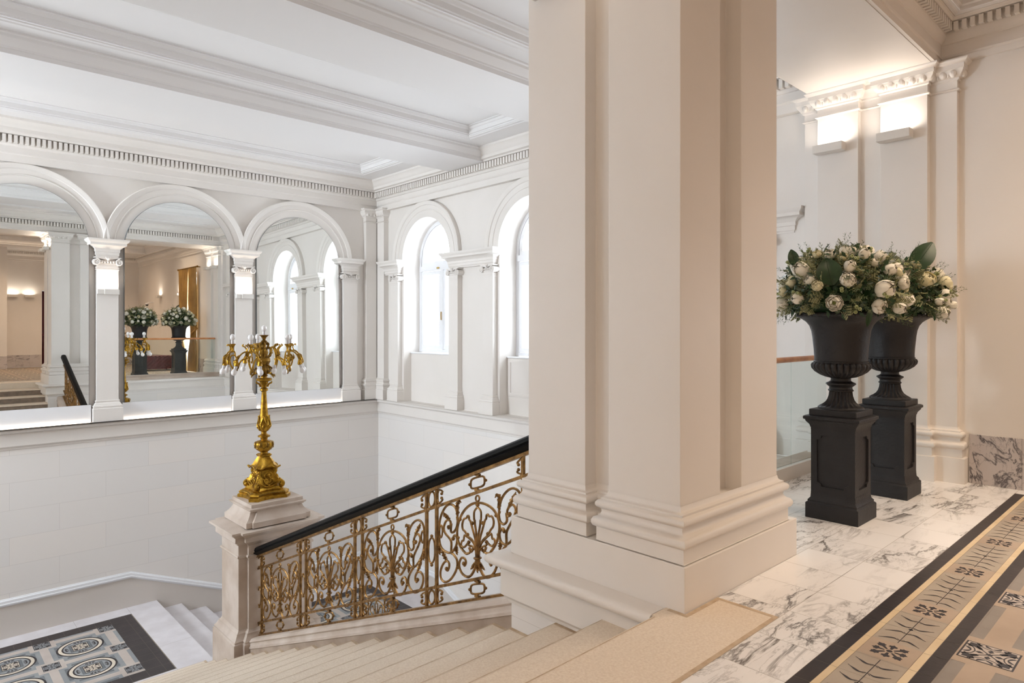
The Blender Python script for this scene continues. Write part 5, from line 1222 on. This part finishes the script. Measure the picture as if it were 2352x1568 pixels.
# ------------------------------------------------------------------ the hall behind the camera, seen in the mirrors
def curtain(loc, rz, w, h, m_, lab, cat, tie, side, seed=1, lining=False):
    t = thing('curtain', lab, cat, loc, rz, None)
    mb = MB(); NU, NV = 60, 24; g = []
    for j in range(NV+1):
        z = h*(1-j/NV); row = []; k = z/h; pull = math.exp(-((k-.36)/.16)**2)*tie; fl = max(0, .30-k)*.5
        for i in range(NU+1):
            u = i/NU; x = w*(u*(1-pull*.62)); x = x if side > 0 else w-x
            amp = .035*(1-.2*pull); row.append(mb.P((x, -.09-amp*sin(u*2*pi*8+.6*sin(3*k))-.03*pull+.02*sin(u*5+k*3), z)))
        g.append(row)
    for j in range(NV):
        for i in range(NU): mb.F((g[j][i], g[j][i+1], g[j+1][i+1], g[j+1][i]))
    mb.build('cloth', m_, t, smooth=80, rec=False)
    if tie:
        mb = MB(); x1 = w*.40; a = (0, -.05, h*.42); b_ = (x1, -.15, h*.35)
        pts = [a, (x1*.5, -.17, h*.37), b_] if side > 0 else [(w, -.05, h*.42), (w-x1*.5, -.17, h*.37), (w-x1, -.15, h*.35)]
        mb.tube(cr(pts, 5), .03, 8); mb.build('tieback', m_, t)
    return t
curtain((XEL-.02, .62, .03), -pi/2, .62, 3.42, 'gold_cloth', 'ochre silk curtain on the right of the tall hall window, tied back', 'curtain', .9, -1) if False else None
c1 = curtain((XEL-.03, .82, .02), -pi/2, .80, 3.46, 'gold_cloth', 'ochre curtain tied back, next to the pilasters', 'curtain', .75, 1)
c2 = curtain((XEL-.03, -.08, .02), -pi/2, .86, 3.46, 'gold_cloth', 'ochre curtain tied back, beside the blank wall', 'curtain', .75, -1)
cr_ = thing('curtain_rod', 'dark metal curtain rod with rings above the ochre curtains', 'curtain rod', (XEL, -.06, 3.5), 0)
mb = MB(); mb.tube([(-.12, -.98, 0), (-.12, .98, 0)], .017, 10); mb.ball((-.12, -1.0, 0), .035); mb.ball((-.12, 1.0, 0), .035); mb.build('pole', 'dark_gold', cr_)
for y in (-.9, .9): mb = MB(); mb.box((-.13, y-.012, -.015), (0, y+.012, .015)); mb.build('bracket', 'dark_gold', cr_, smooth=0)
for k in range(22): mb = MB(); y = -.88+.084*k; mb.tube([(-.12+.028*cos(2*pi*q/12), y, -.006+.028*sin(2*pi*q/12)) for q in range(12)], .004, 5, True); mb.build('ring', 'dark_gold', cr_)
hw_ = thing('window_7', 'tall hall window behind the ochre curtains', 'window', (XEL+.35, -.22, .12)); hw_['kind'] = 'structure'
mb = MB()
for a, b_, z0, z1 in ((-.72, .72, 0, .1), (-.72, .72, 3.13, 3.23), (-.72, -.64, 0, 3.23), (.64, .72, 0, 3.23), (-.04, .04, 0, 3.2), (-.72, .72, 2.3, 2.37)): mb.box((0, a, z0), (.06, b_, z1))
mb.build('window_frame', 'frame_paint', hw_, smooth=0)
mb = MB(); mb.face([(.03, -.7, .05), (.03, .7, .05), (.03, .7, 3.2), (.03, -.7, 3.2)]); mb.build('pane', 'pane', hw_, smooth=0)
area('daylight', (8.3, -.22, 1.8), (4, -1.5, .3), 1.3, 3.0, 110, DAY)
red = curtain((4.12, YS-.02, .02), 0, .62, 2.86, 'red_cloth', 'dark red velvet curtain tied back in the doorway of the far hall wall', 'curtain', .6, 1)
dw = thing('window_8', 'narrow window behind the dark red curtain', 'window', (4.45, YS-.35, .0)); dw['kind'] = 'structure'
mb = MB()
for a, b_, z0, z1 in ((-.36, .36, 0, .9), (-.36, -.29, 0, 2.9), (.29, .36, 0, 2.9), (-.36, .36, 2.82, 2.9), (-.02, .02, .9, 2.85)): mb.box((a, 0, z0), (b_, .06, z1))
mb.build('window_frame', 'frame_paint', dw, smooth=0)
mb = MB(); mb.face([(-.3, .03, .9), (.3, .03, .9), (.3, .03, 2.85), (-.3, .03, 2.85)]); mb.build('pane', 'pane', dw, smooth=0)
# tufted ottoman
ot = thing('ottoman', 'dark red button-tufted ottoman in the hall', 'ottoman', (6.62, -1.35, 0), 0)
mb = MB(); NU, NV = 40, 16
def tuft(w, h, tf):
    g = []
    nu, nv = max(8, int(w/.022)), max(6, int(h/.022))
    for j in range(nv+1):
        row = []
        for i in range(nu+1):
            u, v = w*i/nu, h*j/nv; s_ = .13; d_ = abs(sin(pi*(u+v)/s_/1.0))*abs(sin(pi*(u-v)/s_)); row.append(mb.P(tf(u, v, .028*d_**.5)))
        g.append(row)
    for j in range(nv):
        for i in range(nu): mb.F((g[j][i], g[j][i+1], g[j+1][i+1], g[j+1][i]))
W_, H_ = 1.1, .42
tuft(W_, H_, lambda u, v, d: (-W_/2+u, W_/2*.7+d, .06+v)); tuft(W_, H_, lambda u, v, d: (-W_/2+u, -W_/2*.7-d, .06+v))
tuft(W_*.7, H_, lambda u, v, d: (-W_/2-d, -W_*.35+u, .06+v)); tuft(W_*.7, H_, lambda u, v, d: (W_/2+d, -W_*.35+u, .06+v))
tuft(W_, W_*.7, lambda u, v, d: (-W_/2+u, -W_*.35+v, .48+d))
mb.build('cushion', 'red_cloth', ot, smooth=60, rec=False)
for x in (-.45, .45):
    for y in (-.3, .3): mb = MB(); mb.lathe([(.018, 0), (.026, .06), (.03, .1)], c=(x, y), seg=10); mb.build('foot', 'black_wood', ot)
# hall wall lights
for k, (x, y, rz, lab) in enumerate(((3.20, YS, pi, 'box wall light left of its neighbour on the far hall wall'), (3.70, YS, pi, 'box wall light nearer the red curtain on the far hall wall'), (6.05, YS, pi, 'box wall light on the far hall wall right of the red curtain'), (XEL, -3.6, -pi/2, 'box wall light on the blank hall wall near the dome camera'), (XEL, -1.25, -pi/2, 'box wall light on the blank hall wall near the ochre curtain'))):
    box_light((x, y, 2.62), rz, lab, 'box wall lights of the hall')
dc = thing('security_camera', 'small dome security camera on a short wall arm in the hall', 'camera', (XEL, -4.6, 2.42), 0)
mb = MB(); mb.tube([(0, 0, .05), (-.16, 0, .05), (-.2, 0, .02)], .018, 8); mb.lathe([(.05, .03), (.065, .02), (.07, -.02), (.066, -.03)], c=(-.22, 0), seg=20); mb.build('arm', 'frame_paint', dc)
mb = MB(); mb.ball((-.22, 0, -.03), .058, 16, 10); mb.build('dome', 'dark_plastic', dc)
# pier-side wall returns of the gallery beyond the arcade are part of wall_gallery
